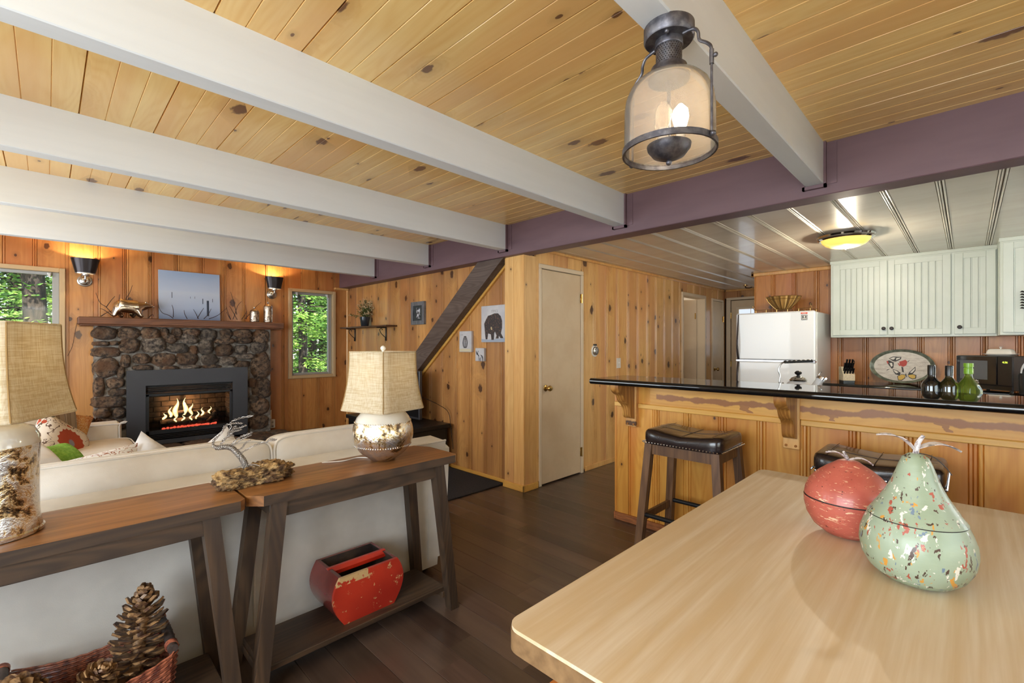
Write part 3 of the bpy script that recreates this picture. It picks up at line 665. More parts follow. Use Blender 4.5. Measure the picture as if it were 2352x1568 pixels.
# silver bear figurine
SILV = noisy('silver_leaf', srgb(222, 206, 186), srgb(190, 176, 160), 14, .16, metal=1, bstr=.25, bdist=.01)
def skin_body(name, verts, edges, mat, parent, levels=2, root=0):
    me = bpy.data.meshes.new(name); me.from_pydata([(v[0][0], v[0][1] * 1.25, v[0][2] * 1.3) for v in verts], edges, []); me.materials.append(mat)
    o = bpy.data.objects.new(name, me); C.objects.link(o)
    sk = o.modifiers.new('skin', 'SKIN'); sk.use_smooth_shade = True
    for i, v in enumerate(verts):
        r_ = v[1] * 1.5; me.skin_vertices[0].data[i].radius = (r_, r_) if not isinstance(r_, tuple) else r_
    me.skin_vertices[0].data[root].use_root = True
    sub = o.modifiers.new('sub', 'SUBSURF'); sub.levels = levels; sub.render_levels = levels
    dg = bpy.context.evaluated_depsgraph_get(); dg.update(); m2 = bpy.data.meshes.new_from_object(o.evaluated_get(dg))
    o.modifiers.clear(); o.data = m2; m2.name = name; m2.polygons.foreach_set('use_smooth', [True] * len(m2.polygons))
    if not m2.materials: m2.materials.append(mat)
    bm = bmesh.new(); bm.from_mesh(m2); bmesh.ops.recalc_face_normals(bm, faces=bm.faces[:]); bm.to_mesh(m2); bm.free()
    bpy.data.meshes.remove(me)
    if parent is not None: o.parent = parent
    return o
bearr = thing('bear_figurine', 'shiny silver walking bear figurine on the mantel', 'figurine', (.62, 6.2, ZM))
bv = [((-.02, 0, .088), .052), ((-.085, 0, .092), .050), ((-.118, 0, .082), .034), ((.05, 0, .092), .046), ((.095, 0, .098), .034), ((.13, 0, .108), .027), ((.162, 0, .107), .016), ((.185, 0, .102), .010),
      ((-.115, -.028, .05), .026), ((-.135, -.03, .022), .016), ((-.122, -.03, .010), .014), ((-.09, .028, .05), .024), ((-.075, .03, .022), .015), ((-.055, .03, .010), .013),
      ((.055, -.028, .052), .024), ((.075, -.03, .024), .016), ((.098, -.03, .011), .014), ((.035, .028, .05), .022), ((.02, .03, .022), .014), ((.035, .03, .010), .013)]
be = [(0, 1), (1, 2), (0, 3), (3, 4), (4, 5), (5, 6), (6, 7), (1, 8), (8, 9), (9, 10), (1, 11), (11, 12), (12, 13), (3, 14), (14, 15), (15, 16), (3, 17), (17, 18), (18, 19)]
skin_body('body', bv, be, SILV, bearr)
MB().ball((.742, 6.182, ZM + .172), .011).ball((.742, 6.218, ZM + .172), .011).build('ear', SILV, bearr)
MB().ball((.812, 6.2, ZM + .133), .007).build('nose', SILV, bearr)
# twigs
TW = plain('dark_twig', srgb(58, 38, 32), .8)
def twig(pts, r, name='twig', parent=None): MB().tube(bez(pts, 4), [r * (1 - .6 * i / (len(pts) * 4 - 3)) for i in range((len(pts) - 1) * 4 + 1)], 5).build(name, TW, parent)
tg = thing('branch_garland', 'bare dark twigs laid along the mantel behind the ornaments', 'twigs', (1.1, 6.2, ZM))
def tz(px, py, Y=6.24):
    a = (px - 1176) / 1058; th = R(44.673); rx, ry = math.cos(th) + a * math.sin(th), math.sin(th) - a * math.cos(th); k = Y / ry
    return (k * rx, Y, max(1.31 + (791.5 - py) / 1058 * k, ZM + .004))
for br_ in ([(262, 725), (244, 705), (230, 695), (220, 672)], [(244, 705), (255, 690), (264, 680)], [(262, 728), (240, 712), (229, 708)], [(232, 726), (245, 718), (262, 712)], [(285, 720), (288, 690), (298, 672), (304, 655)], [(272, 712), (273, 690), (275, 676)],
           [(398, 731), (388, 724), (373, 718), (365, 705), (361, 686)], [(398, 728), (398, 712), (395, 700)], [(430, 732), (424, 720), (423, 712)], [(456, 732), (450, 720), (444, 710)], [(453, 731), (462, 716), (468, 707)], [(468, 732), (478, 722), (485, 709)],
           [(480, 732), (500, 724), (521, 707)], [(535, 733), (540, 720), (546, 702), (555, 692)], [(544, 722), (538, 698), (530, 670)], [(530, 733), (524, 718), (520, 704)], [(545, 734), (534, 714), (527, 702)], [(555, 733), (563, 722), (567, 714)], [(563, 732), (576, 718), (590, 702), (600, 694)], [(566, 733), (566, 716), (564, 700)], [(340, 730), (350, 722), (352, 727)], [(530, 734), (523, 722), (521, 716)]):
    twig([tz(*q) for q in br_], .0042, 'twig', tg)
MB().tube([(.3, 6.24, ZM + .006), (.9, 6.27, ZM + .007), (1.5, 6.26, ZM + .006), (2.0, 6.25, ZM + .006)], .004, 5).build('main_branch', TW, tg)
# loose cord hanging from the left end of the mantel
MB().tube(bez([(.222, 6.3, 1.56), (.205, 6.335, 1.45), (.185, 6.335, 1.30), (.15, 6.335, 1.2)], 5), .002, 5).build('cord', TW, label='thin dark cord hanging from the left end of the mantel', cat='cord', origin=(.2, 6.33, 1.2))
# mercury glass cloches
MERC = noisy('hammered_mercury_glass', srgb(210, 200, 190), srgb(140, 126, 112), 30, .16, metal=1, bstr=.7, bdist=.01, bscale=55)
for (xx, hh, lab) in ((1.782, .165, 'shorter hammered silver glass bottle at the mantel\'s right end'), (1.935, .235, 'taller hammered silver glass bottle at the mantel\'s right end')):
    t_ = thing('glass_bottle', lab, 'bottle', (xx, 6.17, ZM), group='hammered silver bottles on the mantel')
    r_ = .051; hb = hh - r_
    MB().lathe([(r_ * .9, 0), (r_, .006), (r_, .02), (r_ * .97, .026), (r_, .032)] + [(r_, hb * q) for q in (.5, .8, 1)] + [(r_ * math.cos(a), hb + r_ * math.sin(a)) for a in [R(k) for k in (15, 30, 45, 60, 75)]] + [(.002, hh)], 22, (xx, 6.17, ZM)).build('body', MERC, t_)
    MB().lathe([(.006, 0), (.005, .008), (.010, .013), (.010, .02), (.002, .026)], 12, (xx, 6.17, ZM + hh - .002)).build('knob', STEEL, t_)
# sconces
def sconce(x, z, lab, side):
    t_ = thing('wall_sconce', lab, 'wall lamp', (x, 6.35, z), group='pair of wall lamps flanking the mantel')
    Mx = T((x, 6.35, z), R(90))
    MB().lathe([(.058, 0), (.058, .008), (.050, .014), (.046, .014), (.040, .022), (.018, .028), (.001, .030)], 24, M=Mx).build('backplate', STEEL, t_)
    MB().tube(bez([(x, 6.33, z), (x, 6.285, z - .012), (x, 6.25, z + .005), (x, 6.245, z + .045)], 6), .009, 8).build('arm', STEEL, t_)
    MB().lathe([(.022, 0), (.030, .005), (.032, .02), (.02, .026)], 16, (x, 6.245, z + .04)).build('socket_cup', STEEL, t_)
    zz = z + .065; sh = MB()
    sh.rings([[(x + r * 1.25 * math.cos(2 * math.pi * i / 28), 6.245 + r * .78 * math.sin(2 * math.pi * i / 28), zz + h_) for i in range(28)] for r, h_ in ((.060, 0), (.088, .145), (.0865, .145), (.0585, .0), (.060, 0))], False)
    sh.build('shade', plain('black_bronze_shade' + side, srgb(46, 42, 44), .28, .75), t_)
    gr = MB()
    gr.rings([[(x + r * 1.25 * math.cos(2 * math.pi * i / 28), 6.245 + r * .78 * math.sin(2 * math.pi * i / 28), zz + h_) for i in range(28)] for r, h_ in ((.0605, -.004), (.0615, .004), (.058, .004), (.058, -.004), (.0605, -.004))], False).build('shade_trim', STEEL, t_)
    MB().ball((x, 6.245, z + .115), .022, 12, 8, sz=1.3).build('bulb', plain('warm_bulb' + side, (1, .8, .5, 1), .3, emit=(1, .72, .4, 1), estr=14), t_)
    light('sconce_light', 'POINT', (x, 6.245, z + .17), 5.0, (1, .74, .44), size=.01)
sconce(.275, 1.955, 'left black shaded wall lamp beside the big window', 'a'); sconce(2.035, 1.955, 'right black shaded wall lamp above the silver bottles', 'b')

# ================================================================ CONES, OUTLET NEAR THE FIRE
CONE = noisy('pinecone_scale', srgb(168, 130, 88), srgb(78, 50, 34), 40, .5, lo=.40, hi=.62, rnd=(3, 3, 3))
CONE2 = noisy('small_cone', srgb(110, 72, 48), srgb(50, 30, 22), 40, .55, lo=.42, hi=.62)
def pinecone(M, L, Rm, n, open_=.6, mat=CONE, tips=True, name='scales'):
    mb = MB(M); ga = math.pi * (3 - 5 ** .5)
    mb.lathe([(.004, 0), (Rm * .22, L * .06), (Rm * .26, L * .3), (Rm * .2, L * .7), (.003, L * .96)], 10)
    for i in range(n):
        t = (i + .5) / n; z = L * (t ** .92) * .96
        prof = math.sin(math.pi * min(max(t * .86 + .12, 0), 1)) ** .62; ln = Rm * (.35 + .65 * prof) * (1.0 if t < .85 else .8)
        a = i * ga; tilt = R(2 + 66 * t ** 2.6) ; w_ = Rm * .27 * (.5 + .6 * prof)
        ca, sa = math.cos(a), math.sin(a); ct, st = math.cos(tilt), math.sin(tilt)
        def P(r, s, h): # radial, sideways, up
            rr = r * ct - h * st; zz = r * st + h * ct
            return (rr * ca - s * sa, rr * sa + s * ca, z + zz)
        r0 = Rm * .12
        vs = [P(r0, -w_ * .35, 0), P(r0, w_ * .35, 0), P(ln * .8, -w_ * .95, .0), P(ln * .8, w_ * .95, .0), P(ln, -w_ * .45, Rm * .05), P(ln, w_ * .45, Rm * .05), P(ln * 1.06, 0, Rm * -.02),
              P(ln * .8, -w_ * .6, -Rm * .09), P(ln * .8, w_ * .6, -Rm * .09)]
        mb.add(vs, [(0, 1, 3, 2), (2, 3, 5, 4), (4, 5, 6), (0, 2, 7), (1, 8, 3), (0, 7, 8, 1), (7, 2, 4), (8, 5, 3), (7, 4, 6), (8, 6, 5), (7, 6, 8)])
    return mb
WICK = noisy('wicker_red_brown', srgb(176, 104, 76), srgb(92, 44, 34), 60, .42, stretch=(1, 1, .4), bstr=.2, coat=.2)
WICKD = noisy('wicker_dark', srgb(96, 70, 54), srgb(52, 36, 30), 60, .6)
lb = thing('cone_basket', 'round dark basket heaped with pinecones between sofa arm and fireplace', 'basket', (.19, 5.95, 0))
bk = MB()
for k in range(26):
    z = .01 + k * .0205; r_ = .16 + .02 * math.sin(k / 25 * math.pi) ; bk.tube([(.19 + (r_ + .004 * (-1) ** (i + k)) * math.cos(i * math.pi / 12), 5.95 + (r_ + .004 * (-1) ** (i + k)) * math.sin(i * math.pi / 12), z) for i in range(25)], .0105, 6, False)
bk.build('wicker_wall', WICKD, lb, kind='stuff')
MB().lathe([(.15, 0), (.155, .01), (.15, .52), (.001, .525)], 20, (.19, 5.95, .005)).build('liner', plain('basket_liner', srgb(40, 28, 22), .9), lb)
random.seed(21)
for i in range(9):
    a = i * 2.4; r_ = .045 + .02 * (i % 4)
    M = T((.19 + r_ * 1.5 * math.cos(a), 5.93 + r_ * math.sin(a), .55 + .018 * (i % 3)), R(60 + 30 * random.random()), 0, a)
    o = pinecone(M, .11, .042, 42, mat=CONE2).build('small_pinecone', CONE2, label=None, cat='pinecone', group='pinecones heaped in the basket by the fireplace', origin=M.to_translation())
    o['label'] = 'small open pinecone heaped in the basket left of the fireplace'
def outlet(x, y, z, lab, ori='-Y', w_=.07, h_=.115, holes=True, name='outlet_plate', cat='outlet'):
    rz = {'-Y': 0, '-X': R(-90)}[ori]; t_ = thing(name, lab, cat, (x, y, z), rz); M = rootmat(t_)
    MB(M).box((-w_ / 2, -.006, 0), (w_ / 2, 0, h_), .003).build('plate', WIREW, t_)
    return t_, M
t_, M = outlet(1.998, 6.35, .36, 'cream wall socket beside the lowest fireplace stone'); 
for zz in (.03, .07): MB(M).box((-.014, -.009, zz), (.014, -.0055, zz + .026), .003).build('socket', DOORT, t_)
t_ = thing('plug_adapter', 'white plug-in box hanging below the wall socket', 'adapter', (2.03, 6.35, .245)); MB().box((2.0, 6.305, .245), (2.065, 6.35, .358), .006).build('body', WIREW, t_)
MB().box((2.02, 6.302, .262), (2.045, 6.306, .28), .002).box((2.022, 6.302, .318), (2.043, 6.306, .33), .002).build('button', STEEL, t_)

# ================================================================ STAIR WALL
st = sroot('trim_6', 'broad dark brown stair stringer rising across the pine wall')
def yz(Y): return 2.111 - (Y - 3.034) * .7736     # lower edge of the face
lo0, lo1 = (3.034, 2.113), (5.70, yz(5.70)); dz = .345
poly = [(3.034, 2.113), (3.40, 2.113), (5.80, max(2.113 - (5.80 - 3.40) * .81, 0)), (5.70, yz(5.70))]
poly = [(2.99, 2.113), (3.395, 2.113), (4.43, 1.262), (5.93, .03), (5.72, .03), (4.43, 1.027), (3.034, 2.106)]
poly = [(3.034, 2.111), (3.395, 2.111), (5.95, .006), (5.72, .006)]
MB().prism(poly, 2.955, 3.058, 'X').build('stringer', STRW, st)
MB().prism([(3.0, 2.111), (3.034, 2.111), (5.72, .006), (5.66, .006)], 3.035, 3.058, 'X').build('edge_trim', PINE_H, st)
sh = thing('wall_shelf', 'small brown wall shelf on two scrolled iron brackets', 'shelf', (3.0, 5.65, 1.54))
MB().box((2.90, 5.02, 1.535), (3.058, 6.27, 1.553), .003).build('board', noisy('shelf_wood', srgb(96, 62, 38), srgb(66, 42, 28), 6, .5, stretch=(8, 1, 1)), sh)
for yb in (6.12, 5.28):
    b = MB(); b.box((3.046, yb - .010, 1.36), (3.058, yb + .010, 1.535), .003).box((2.92, yb - .008, 1.523), (3.058, yb + .008, 1.535), .002)
    b.tube(bez([(3.05, yb, 1.40), (3.02, yb, 1.42), (2.98, yb, 1.46), (2.965, yb, 1.50), (2.985, yb, 1.518), (3.0, yb, 1.505), (2.992, yb, 1.495)], 5), .0045, 6)
    for zz in (1.37, 1.385, 1.4): b.ball((3.045, yb, zz), .0095, 8, 6)
    b.build('bracket', BLACKM, sh)
pot = thing('flower_pot', 'dark pot of dried white flowers and greenery on the wall shelf', 'plant', (2.98, 5.70, 1.553))
MB().lathe([(.042, 0), (.05, .01), (.062, .09), (.066, .125), (.060, .125), (.055, .09), (.002, .085)], 20, (2.98, 5.70, 1.553)).build('pot', plain('dark_glazed_pot', srgb(52, 56, 62), .18, .3), pot)
random.seed(31); gs, ws_, fs_ = MB(), MB(), MB()
GREEN = plain('dried_leaf_green', srgb(86, 100, 50), .7); GREEN2 = plain('dried_leaf_olive', srgb(112, 104, 60), .7); FLW = plain('dried_flower_cream', srgb(214, 190, 150), .7)
gm, g2, fm = MB(), MB(), MB()
for i in range(60):
    a = random.random() * 6.283; el = R(5 + random.random() * 85); L = .10 + random.random() * .14
    base = Vector((2.98, 5.70, 1.67)); d = Vector((math.cos(a) * math.cos(el) * .75, math.sin(a) * math.cos(el) * 1.15, math.sin(el)))
    tip = base + d * L; 
    if tip.x > 3.035: tip.x = 3.035
    gm.tube([base, base.lerp(tip, .5) + Vector((0, 0, .01)), tip], .0015, 4, False)
    for j in range(9):
        q = base.lerp(tip, .35 + .65 * j / 8) + Vector([random.uniform(-.016, .016) for _ in range(3)]); u = Vector([random.uniform(-1, 1) for _ in range(3)]).normalized(); v_ = u.orthogonal().normalized(); s_ = random.uniform(.010, .022)
        q.x = min(q.x, 3.04); (gm if i % 3 else g2).add([q - u * s_, q - v_ * s_ * .3, q + u * s_, q + v_ * s_ * .3], [(0, 1, 2, 3)])
    if i % 2:
        for j in range(5):
            q = tip + Vector([random.uniform(-.018, .018) for _ in range(3)]); q.x = min(q.x, 3.04); fm.ball(q, .0065, 5, 3)
gm.build('green_leaves', GREEN, pot, kind='stuff', fixn=False); g2.build('olive_leaves', GREEN2, pot, kind='stuff', fixn=False); fm.build('flowers', FLW, pot, kind='stuff')
fr = thing('picture_frame', 'small grey wooden frame with a narrow black and white photo', 'picture', (3.06, 4.545, 1.545), R(-90)); M = rootmat(fr)
FRG = noisy('grey_washed_frame', srgb(120, 122, 126), srgb(84, 86, 90), 20, .5, stretch=(4, 1, .5))
a, b, tt = .135, .265, .045
for pts in ([(-a, 0), (a, 0), (a - tt, tt), (-a + tt, tt)], [(-a, b), (a, b), (a - tt, b - tt), (-a + tt, b - tt)], [(-a, 0), (-a + tt, tt), (-a + tt, b - tt), (-a, b)], [(a, 0), (a - tt, tt), (a - tt, b - tt), (a, b)]):
    MB(M).prism(pts, -.028, 0, 'Y').build('frame_side', FRG, fr)
MB(M).box((-a + tt, -.014, tt), (a - tt, -.002, b - tt)).build('mat_board', plain('dark_mat', srgb(52, 56, 56), .7), fr)
MB(M).box((-.036, -.0165, .07), (.036, -.0145, .195)).build('photo', noisy('bw_photo', srgb(210, 214, 220), srgb(40, 42, 46), 26, .4, lo=.45, hi=.55), fr)
def canvas(Y1, Y0, z0, z1, lab, dep=.03):
    t_ = thing('canvas_picture', lab, 'picture', (3.06, (Y0 + Y1) / 2, z0), R(-90)); Mx = rootmat(t_); w_ = Y1 - Y0
    MB(Mx).box((-w_ / 2, -dep, 0), (w_ / 2, 0, z1 - z0), .003).build('canvas', noisy('canvas_ground', srgb(204, 202, 202), srgb(186, 184, 188), 5, .7), t_); return t_, Mx, w_, z1 - z0
def flat(M, polys, mat, parent, name, d=-.031):
    mb = MB(M)
    for pl in polys: mb.prism(pl, d - .0008, d, 'Y')
    return mb.build(name, mat, parent)
FUR = noisy('painted_bear_fur', srgb(52, 46, 46), srgb(124, 92, 74), 60, .7, lo=.5, hi=.72)
INK = plain('print_ink', srgb(62, 56, 60), .7)
ca, Ma, wa, ha = canvas(3.425, 3.09, 1.335, 1.69, 'largest of three small canvases, a brown bear standing')
def pc(px, py): # pixels of the crop (650..1190, 130..935) -> local
    return ((px - 650) / 540 * wa - wa / 2, (935 - py) / 815 * ha)
flat(Ma, [[pc(*q) for q in ((735, 620), (725, 520), (770, 420), (815, 345), (880, 330), (960, 300), (1040, 305), (1100, 370), (1130, 470), (1130, 620), (1105, 740), (1160, 850), (1100, 850), (1060, 790), (1050, 855), (990, 855), (1010, 790), (975, 700), (955, 740), (945, 885), (895, 885), (880, 760), (815, 740), (800, 870), (760, 870), (745, 740))]], FUR, ca, 'painted_bear')
flat(Ma, [[pc(*q) for q in ((885, 590), (905, 600), (915, 660), (890, 665), (875, 625))]], plain('bear_muzzle', srgb(190, 170, 130), .7), ca, 'painted_muzzle', -.032)
flat(Ma, [[pc(*q) for q in ((660, 860), (800, 880), (1185, 850), (1185, 925), (665, 925))]], plain('print_snow', srgb(160, 170, 186), .7), ca, 'painted_snow', -.0305)
def text(s, size, M, mat, parent, name='lettering', ext=.0006, align='CENTER'):
    cu = bpy.data.curves.new(name, 'FONT'); cu.body = s; cu.size = size; cu.extrude = ext; cu.align_x = align
    o = bpy.data.objects.new(name, cu); C.objects.link(o); dg = bpy.context.evaluated_depsgraph_get(); dg.update()
    me = bpy.data.meshes.new_from_object(o.evaluated_get(dg)); bpy.data.objects.remove(o); bpy.data.curves.remove(cu)
    me.materials.clear(); me.materials.append(mat); me.transform((rootmat(parent).inverted() if parent else Matrix()) @ M)
    o = bpy.data.objects.new(name, me); C.objects.link(o); o.parent = parent; return o
FAINT = plain('faint_lettering', srgb(178, 178, 180), .7)
text('TIMO', .04, Ma @ T((.02, -.0312, .285), R(90)), FAINT, ca)
cb_, Mb, wb_, hb_ = canvas(3.77, 3.575, 1.235, 1.45, 'grey canvas with a dark pinecone drawing beside the stair stringer')
mbp = []
random.seed(3)
for k in range(9):
    hw = [.012, .024, .03, .036, .04, .04, .037, .032, .02][8 - k] if k < 9 else .01; z = .045 + k * .0135
    for s_ in (-1, 0, 1): mbp.append([(s_ * hw * .75 - .013, z + .004 * abs(s_)), (s_ * hw * .75, z - .004), (s_ * hw * .75 + .013, z + .004 * abs(s_)), (s_ * hw * .75 + s_ * .006, z + .011)])
flat(Mb, mbp, INK, cb_, 'drawn_pinecone'); flat(Mb, [[(-wb_ / 2 + .004, .004), (wb_ / 2 - .004, .004), (wb_ / 2 - .004, .034), (-wb_ / 2 + .004, .034)]], plain('print_sand', srgb(206, 196, 168), .7), cb_, 'printed_band', -.0305)
text('LUV', .02, Mb @ T((-.055, -.0312, .17), R(90)), FAINT, cb_)
cc, Mc, wc, hc = canvas(3.515, 3.385, 1.147, 1.277, 'smallest canvas, sketch of a deer, hung lowest of the three')
dl = lambda *q: [((x_ - 100) / 200 * wc, (300 - y_) / 300 * hc) for x_, y_ in q]
flat(Mc, [dl((20, 90), (30, 80), (50, 110), (75, 115), (60, 130), (90, 170), (85, 200), (60, 160), (35, 150)), dl((20, 60), (26, 60), (36, 100), (30, 100)), dl((70, 62), (78, 62), (66, 105), (58, 105)), dl((85, 200), (105, 250), (100, 295), (92, 295), (90, 240), (78, 190)),
          dl((120, 150), (165, 170), (182, 220), (182, 295), (172, 295), (165, 230), (150, 190)), dl((150, 190), (130, 240), (128, 295), (120, 295), (122, 230))], INK, cc, 'drawn_deer')
def switch(x, y, z, lab, ori, w_=.07, h_=.115):
    t_, M = outlet(x, y, z, lab, ori, w_, h_, name='light_switch', cat='light switch'); MB(M).box((-.005, -.018, h_ / 2 - .004), (.005, -.004, h_ / 2 + .012), .002).build('toggle', WIREW, t_)
switch(3.06, 3.06, 1.143, 'white light switch on the stair wall by the corner post', '-X', .05); switch(4.572, 2.82, 1.045, 'white light switch in the hall between thermostat and doorway', '-Y', .085)
th_ = thing('thermostat', 'round silver dial thermostat on the hall wall right of the closet door', 'thermostat', (4.10, 2.82, 1.245))
Mt = T((4.10, 2.82, 1.245), R(90)); MB().lathe([(.062, 0), (.062, .006), (.055, .01), (.048, .01)], 28, M=Mt).build('wall_ring', WIREW, th_)
MB().lathe([(.047, .008), (.045, .024), (.040, .028), (.034, .028), (.030, .034), (.001, .036)], 28, M=Mt).build('dial', STEEL, th_)
MB().box((4.075, 2.805, 1.30), (4.125, 2.82, 1.318), .003).build('scale_window', BLACKP, th_)

# TV, stand
tvs = thing('tv_stand', 'low black television cabinet in the corner under the stair stringer', 'cabinet', (2.75, 4.6, 0))
MB().box((2.56, 3.93, .02), (3.0, 5.3, .43), .006).build('body', BLACKM, tvs); MB().box((2.54, 3.90, .43), (3.02, 5.33, .475), .006).build('top', BLACKM, tvs)
for y0 in (3.95, 4.63): MB().box((2.548, y0, .06), (2.558, y0 + .64, .40), .003).build('door', BLACKP, tvs)
tv = thing('television', 'black flat television on the low corner cabinet behind the round lamp', 'television', (2.8, 4.7, .475))
MB().box((2.80, 4.16, .505), (2.84, 5.22, 1.03), .006).build('bezel', plain('tv_bezel', srgb(66, 66, 70), .3, .4), tv); MB().box((2.797, 4.18, .53), (2.801, 5.20, 1.01)).build('screen', BLACKP, tv)
MB().box((2.70, 4.5, .475), (2.94, 4.9, .487), .004).box((2.81, 4.62, .487), (2.84, 4.78, .52)).build('foot', BLACKP, tv)
MB().tube(bez([(2.84, 4.18, .75), (2.98, 4.05, .66), (3.03, 3.95, .58), (3.04, 3.92, .40), (3.05, 3.9, .2)], 5), .003, 5).build('power_cord', BLACKP, label='thin cord running from the television down the stair wall', cat='cord', origin=(3, 4, .3))
# ================================================================ SOFAS AND CUSHIONS
def cushion(M, w_, d_, h_, n=10, crown=.25, rim=.012):
    """box cushion centred in x,y, z from 0 to h_, soft crowned faces"""
    mb = MB(M); N = 28; rg = []
    def outline(k, z):
        pts = []
        for i in range(N):
            a = 2 * math.pi * i / N; e = .22
            cx_ = math.copysign(abs(math.cos(a)) ** e, math.cos(a)); sy_ = math.copysign(abs(math.sin(a)) ** e, math.sin(a))
            pts.append((cx_ * w_ / 2 * k, sy_ * d_ / 2 * k, z))
        return pts
    prof = [(.0, -crown * .10), (.5, -crown * .07), (.85, -crown * .02), (.97, .04), (.995, .10), (1.0, .5), (.995, .90), (.97, .96), (.85, 1 + crown * .07), (.5, 1 + crown * .2), (.0, 1 + crown * .25)]
    for k, z in prof: rg.append(outline(max(k, .001), z * h_))
    mb.rings(rg, False, True); return mb
def piping(M, w_, d_, h_, zs=(.05, .95), r=.005):
    mb = MB(M); N = 36; e = .22
    for z in zs:
        pts = []
        for i in range(N + 1):
            a = 2 * math.pi * i / N; pts.append((math.copysign(abs(math.cos(a)) ** e, math.cos(a)) * w_ / 2, math.copysign(abs(math.sin(a)) ** e, math.sin(a)) * d_ / 2, z * h_))
        mb.tube(pts, r, 6, False)
    return mb
def pillow(M, w_, h_, t, n=14):
    """throw pillow in the local xz plane, thickness along y, centred"""
    mb = MB(M); vs = []; idx = {}
    for side in (-1, 1):
        for i in range(n + 1):
            for j in range(n + 1):
                u, v = 2 * i / n - 1, 2 * j / n - 1
                b = max((1 - u ** 4) * (1 - v ** 4), 0) ** .55
                pin = 1 - .07 * (1 - abs(u) ** 2) * abs(v) ** 6; pin2 = 1 - .07 * (1 - abs(v) ** 2) * abs(u) ** 6
                idx[side, i, j] = len(vs); vs.append((u * w_ / 2 * pin2, side * t / 2 * b + .004 * math.sin(u * 5 + v * 3), v * h_ / 2 * pin))
    fs = []
    for side in (-1, 1):
        for i in range(n):
            for j in range(n): fs.append([idx[side, i, j], idx[side, i + 1, j], idx[side, i + 1, j + 1], idx[side, i, j + 1]][::side])
    mb.add(vs, fs, True); return mb
def throw(name, mat, M, w_, h_, t, lab, cat='cushion', group=None):
    o = pillow(Matrix.Identity(4), w_, h_, t).build(name, mat, None, lab, cat=cat, group=group)
    o.matrix_world = M; o.location = M.to_translation(); o.rotation_euler = M.to_euler(); return o
sofa = thing('sofa', 'long cream canvas sofa seen from behind, backed up to the two console tables', 'sofa', (.5, 2.65, 0))
XR = 1.655
MB().hull([(x, y, z) for (x, y, z) in [(-1.4, 2.20, .03), (XR - .05, 2.20, .03), (-1.4, 2.185, .745), (XR, 2.185, .745), (-1.4, 2.34, .755), (XR, 2.34, .755), (-1.4, 2.40, .03), (XR - .05, 2.40, .03)]]).build('back_panel', LINEN2, sofa)
MB().box((-1.4, 2.30, .10), (1.55, 3.05, .30), .015).build('seat_base', LINEN2, sofa)
for k, x in enumerate((.633,)): MB().tube([(x, 2.183, .74), (x, 2.196, .09)], .0045, 6).build('seam', LINEN, sofa)
MB().tube([(-1.4, 2.186, .748), (XR, 2.186, .748)], .006, 6).build('piping', LINEN, sofa)
for x0, x1 in ((1.535, 1.685), (-1.55, -1.4)):
    MB().hull([(x0, 2.19, .08), (x1 - .03, 2.19, .08), (x0, 3.06, .08), (x1 - .03, 3.06, .08), (x0, 2.19, .70), (x1, 2.19, .70), (x0 + .02, 2.21, .735), (x1 - .03, 2.21, .735), (x0, 3.06, .60), (x1, 3.06, .60), (x0 + .02, 3.05, .62), (x1 - .03, 3.05, .62)]).build('arm', LINEN2, sofa)
for k in range(4): MB().lathe([(.024, 0), (.028, .09)], 12, ((1.56, -1.3)[k % 2], (2.27, 2.95)[k // 2], 0)).build('leg', BLACKP, sofa)
for k, (a, b) in enumerate(((.795, 1.53), (-.155, .785), (-.83, -.165), (-1.4, -.84))):
    M = T(((a + b) / 2, 2.39 + .012 * math.sin(k * 3), .45), R(-84), 0, R(.6 * (-1) ** k)); 
    M = T(((a + b) / 2, 2.49, .645), R(84), 0, 0) @ T((0, 0, -.10))
    cushion(M, b - a, .40, .17, crown=.9).build('back_cushion', LINEN, sofa); piping(M, b - a, .40, .17).build('cushion_piping', LINEN, sofa)
    M = T(((a + b) / 2, 2.78, .29)); cushion(M, b - a, .56, .16, crown=.3).build('seat_cushion', LINEN, sofa)
# loveseat under the left window
lv = thing('loveseat', 'cream loveseat standing crossways beside the fireplace', 'sofa', (0, 4.4, 0))
MB().box((-.62, 3.3, .08), (-.36, 5.56, .74), .03).build('back_panel', LINEN, lv); MB().box((-.45, 3.42, .10), (.47, 5.46, .28), .02).build('seat_base', LINEN, lv)
for y0, y1 in ((5.42, 5.56), (3.28, 3.42)):
    MB().box((-.6, y0, .08), (.48, y1, .62), .03).build('arm', LINEN, lv); MB().tube(bez([(-.5, y0 + .005, .60), (.44, y0 + .005, .60), (.462, y0 + .005, .575), (.466, y0 + .005, .12)], 5), .006, 6).build('piping', WHITEF, lv)
for y0, y1 in ((4.43, 5.40), (3.44, 4.41)):
    M = T((.07, (y0 + y1) / 2, .285)); cushion(M, .92, y1 - y0, .20, crown=.4).build('seat_cushion', LINEN, lv); piping(M, .92, y1 - y0, .20).build('cushion_piping', WHITEF, lv)
for k in range(4): MB().lathe([(.02, 0), (.024, .09)], 10, ((-.5, .4)[k % 2], (3.38, 5.46)[k // 2], 0)).build('leg', BLACKP, lv)
def uvmat(name):
    m, n, p = new_mat(name); tc = nd(n, 'ShaderNodeTexCoord'); sp = nd(n, 'ShaderNodeSeparateXYZ'); n.links.new(tc.outputs['Object'], sp.inputs[0])
    p.inputs['Roughness'].default_value = .85; return m, n, p, tc.outputs['Object'], sp.outputs[0], sp.outputs[2]
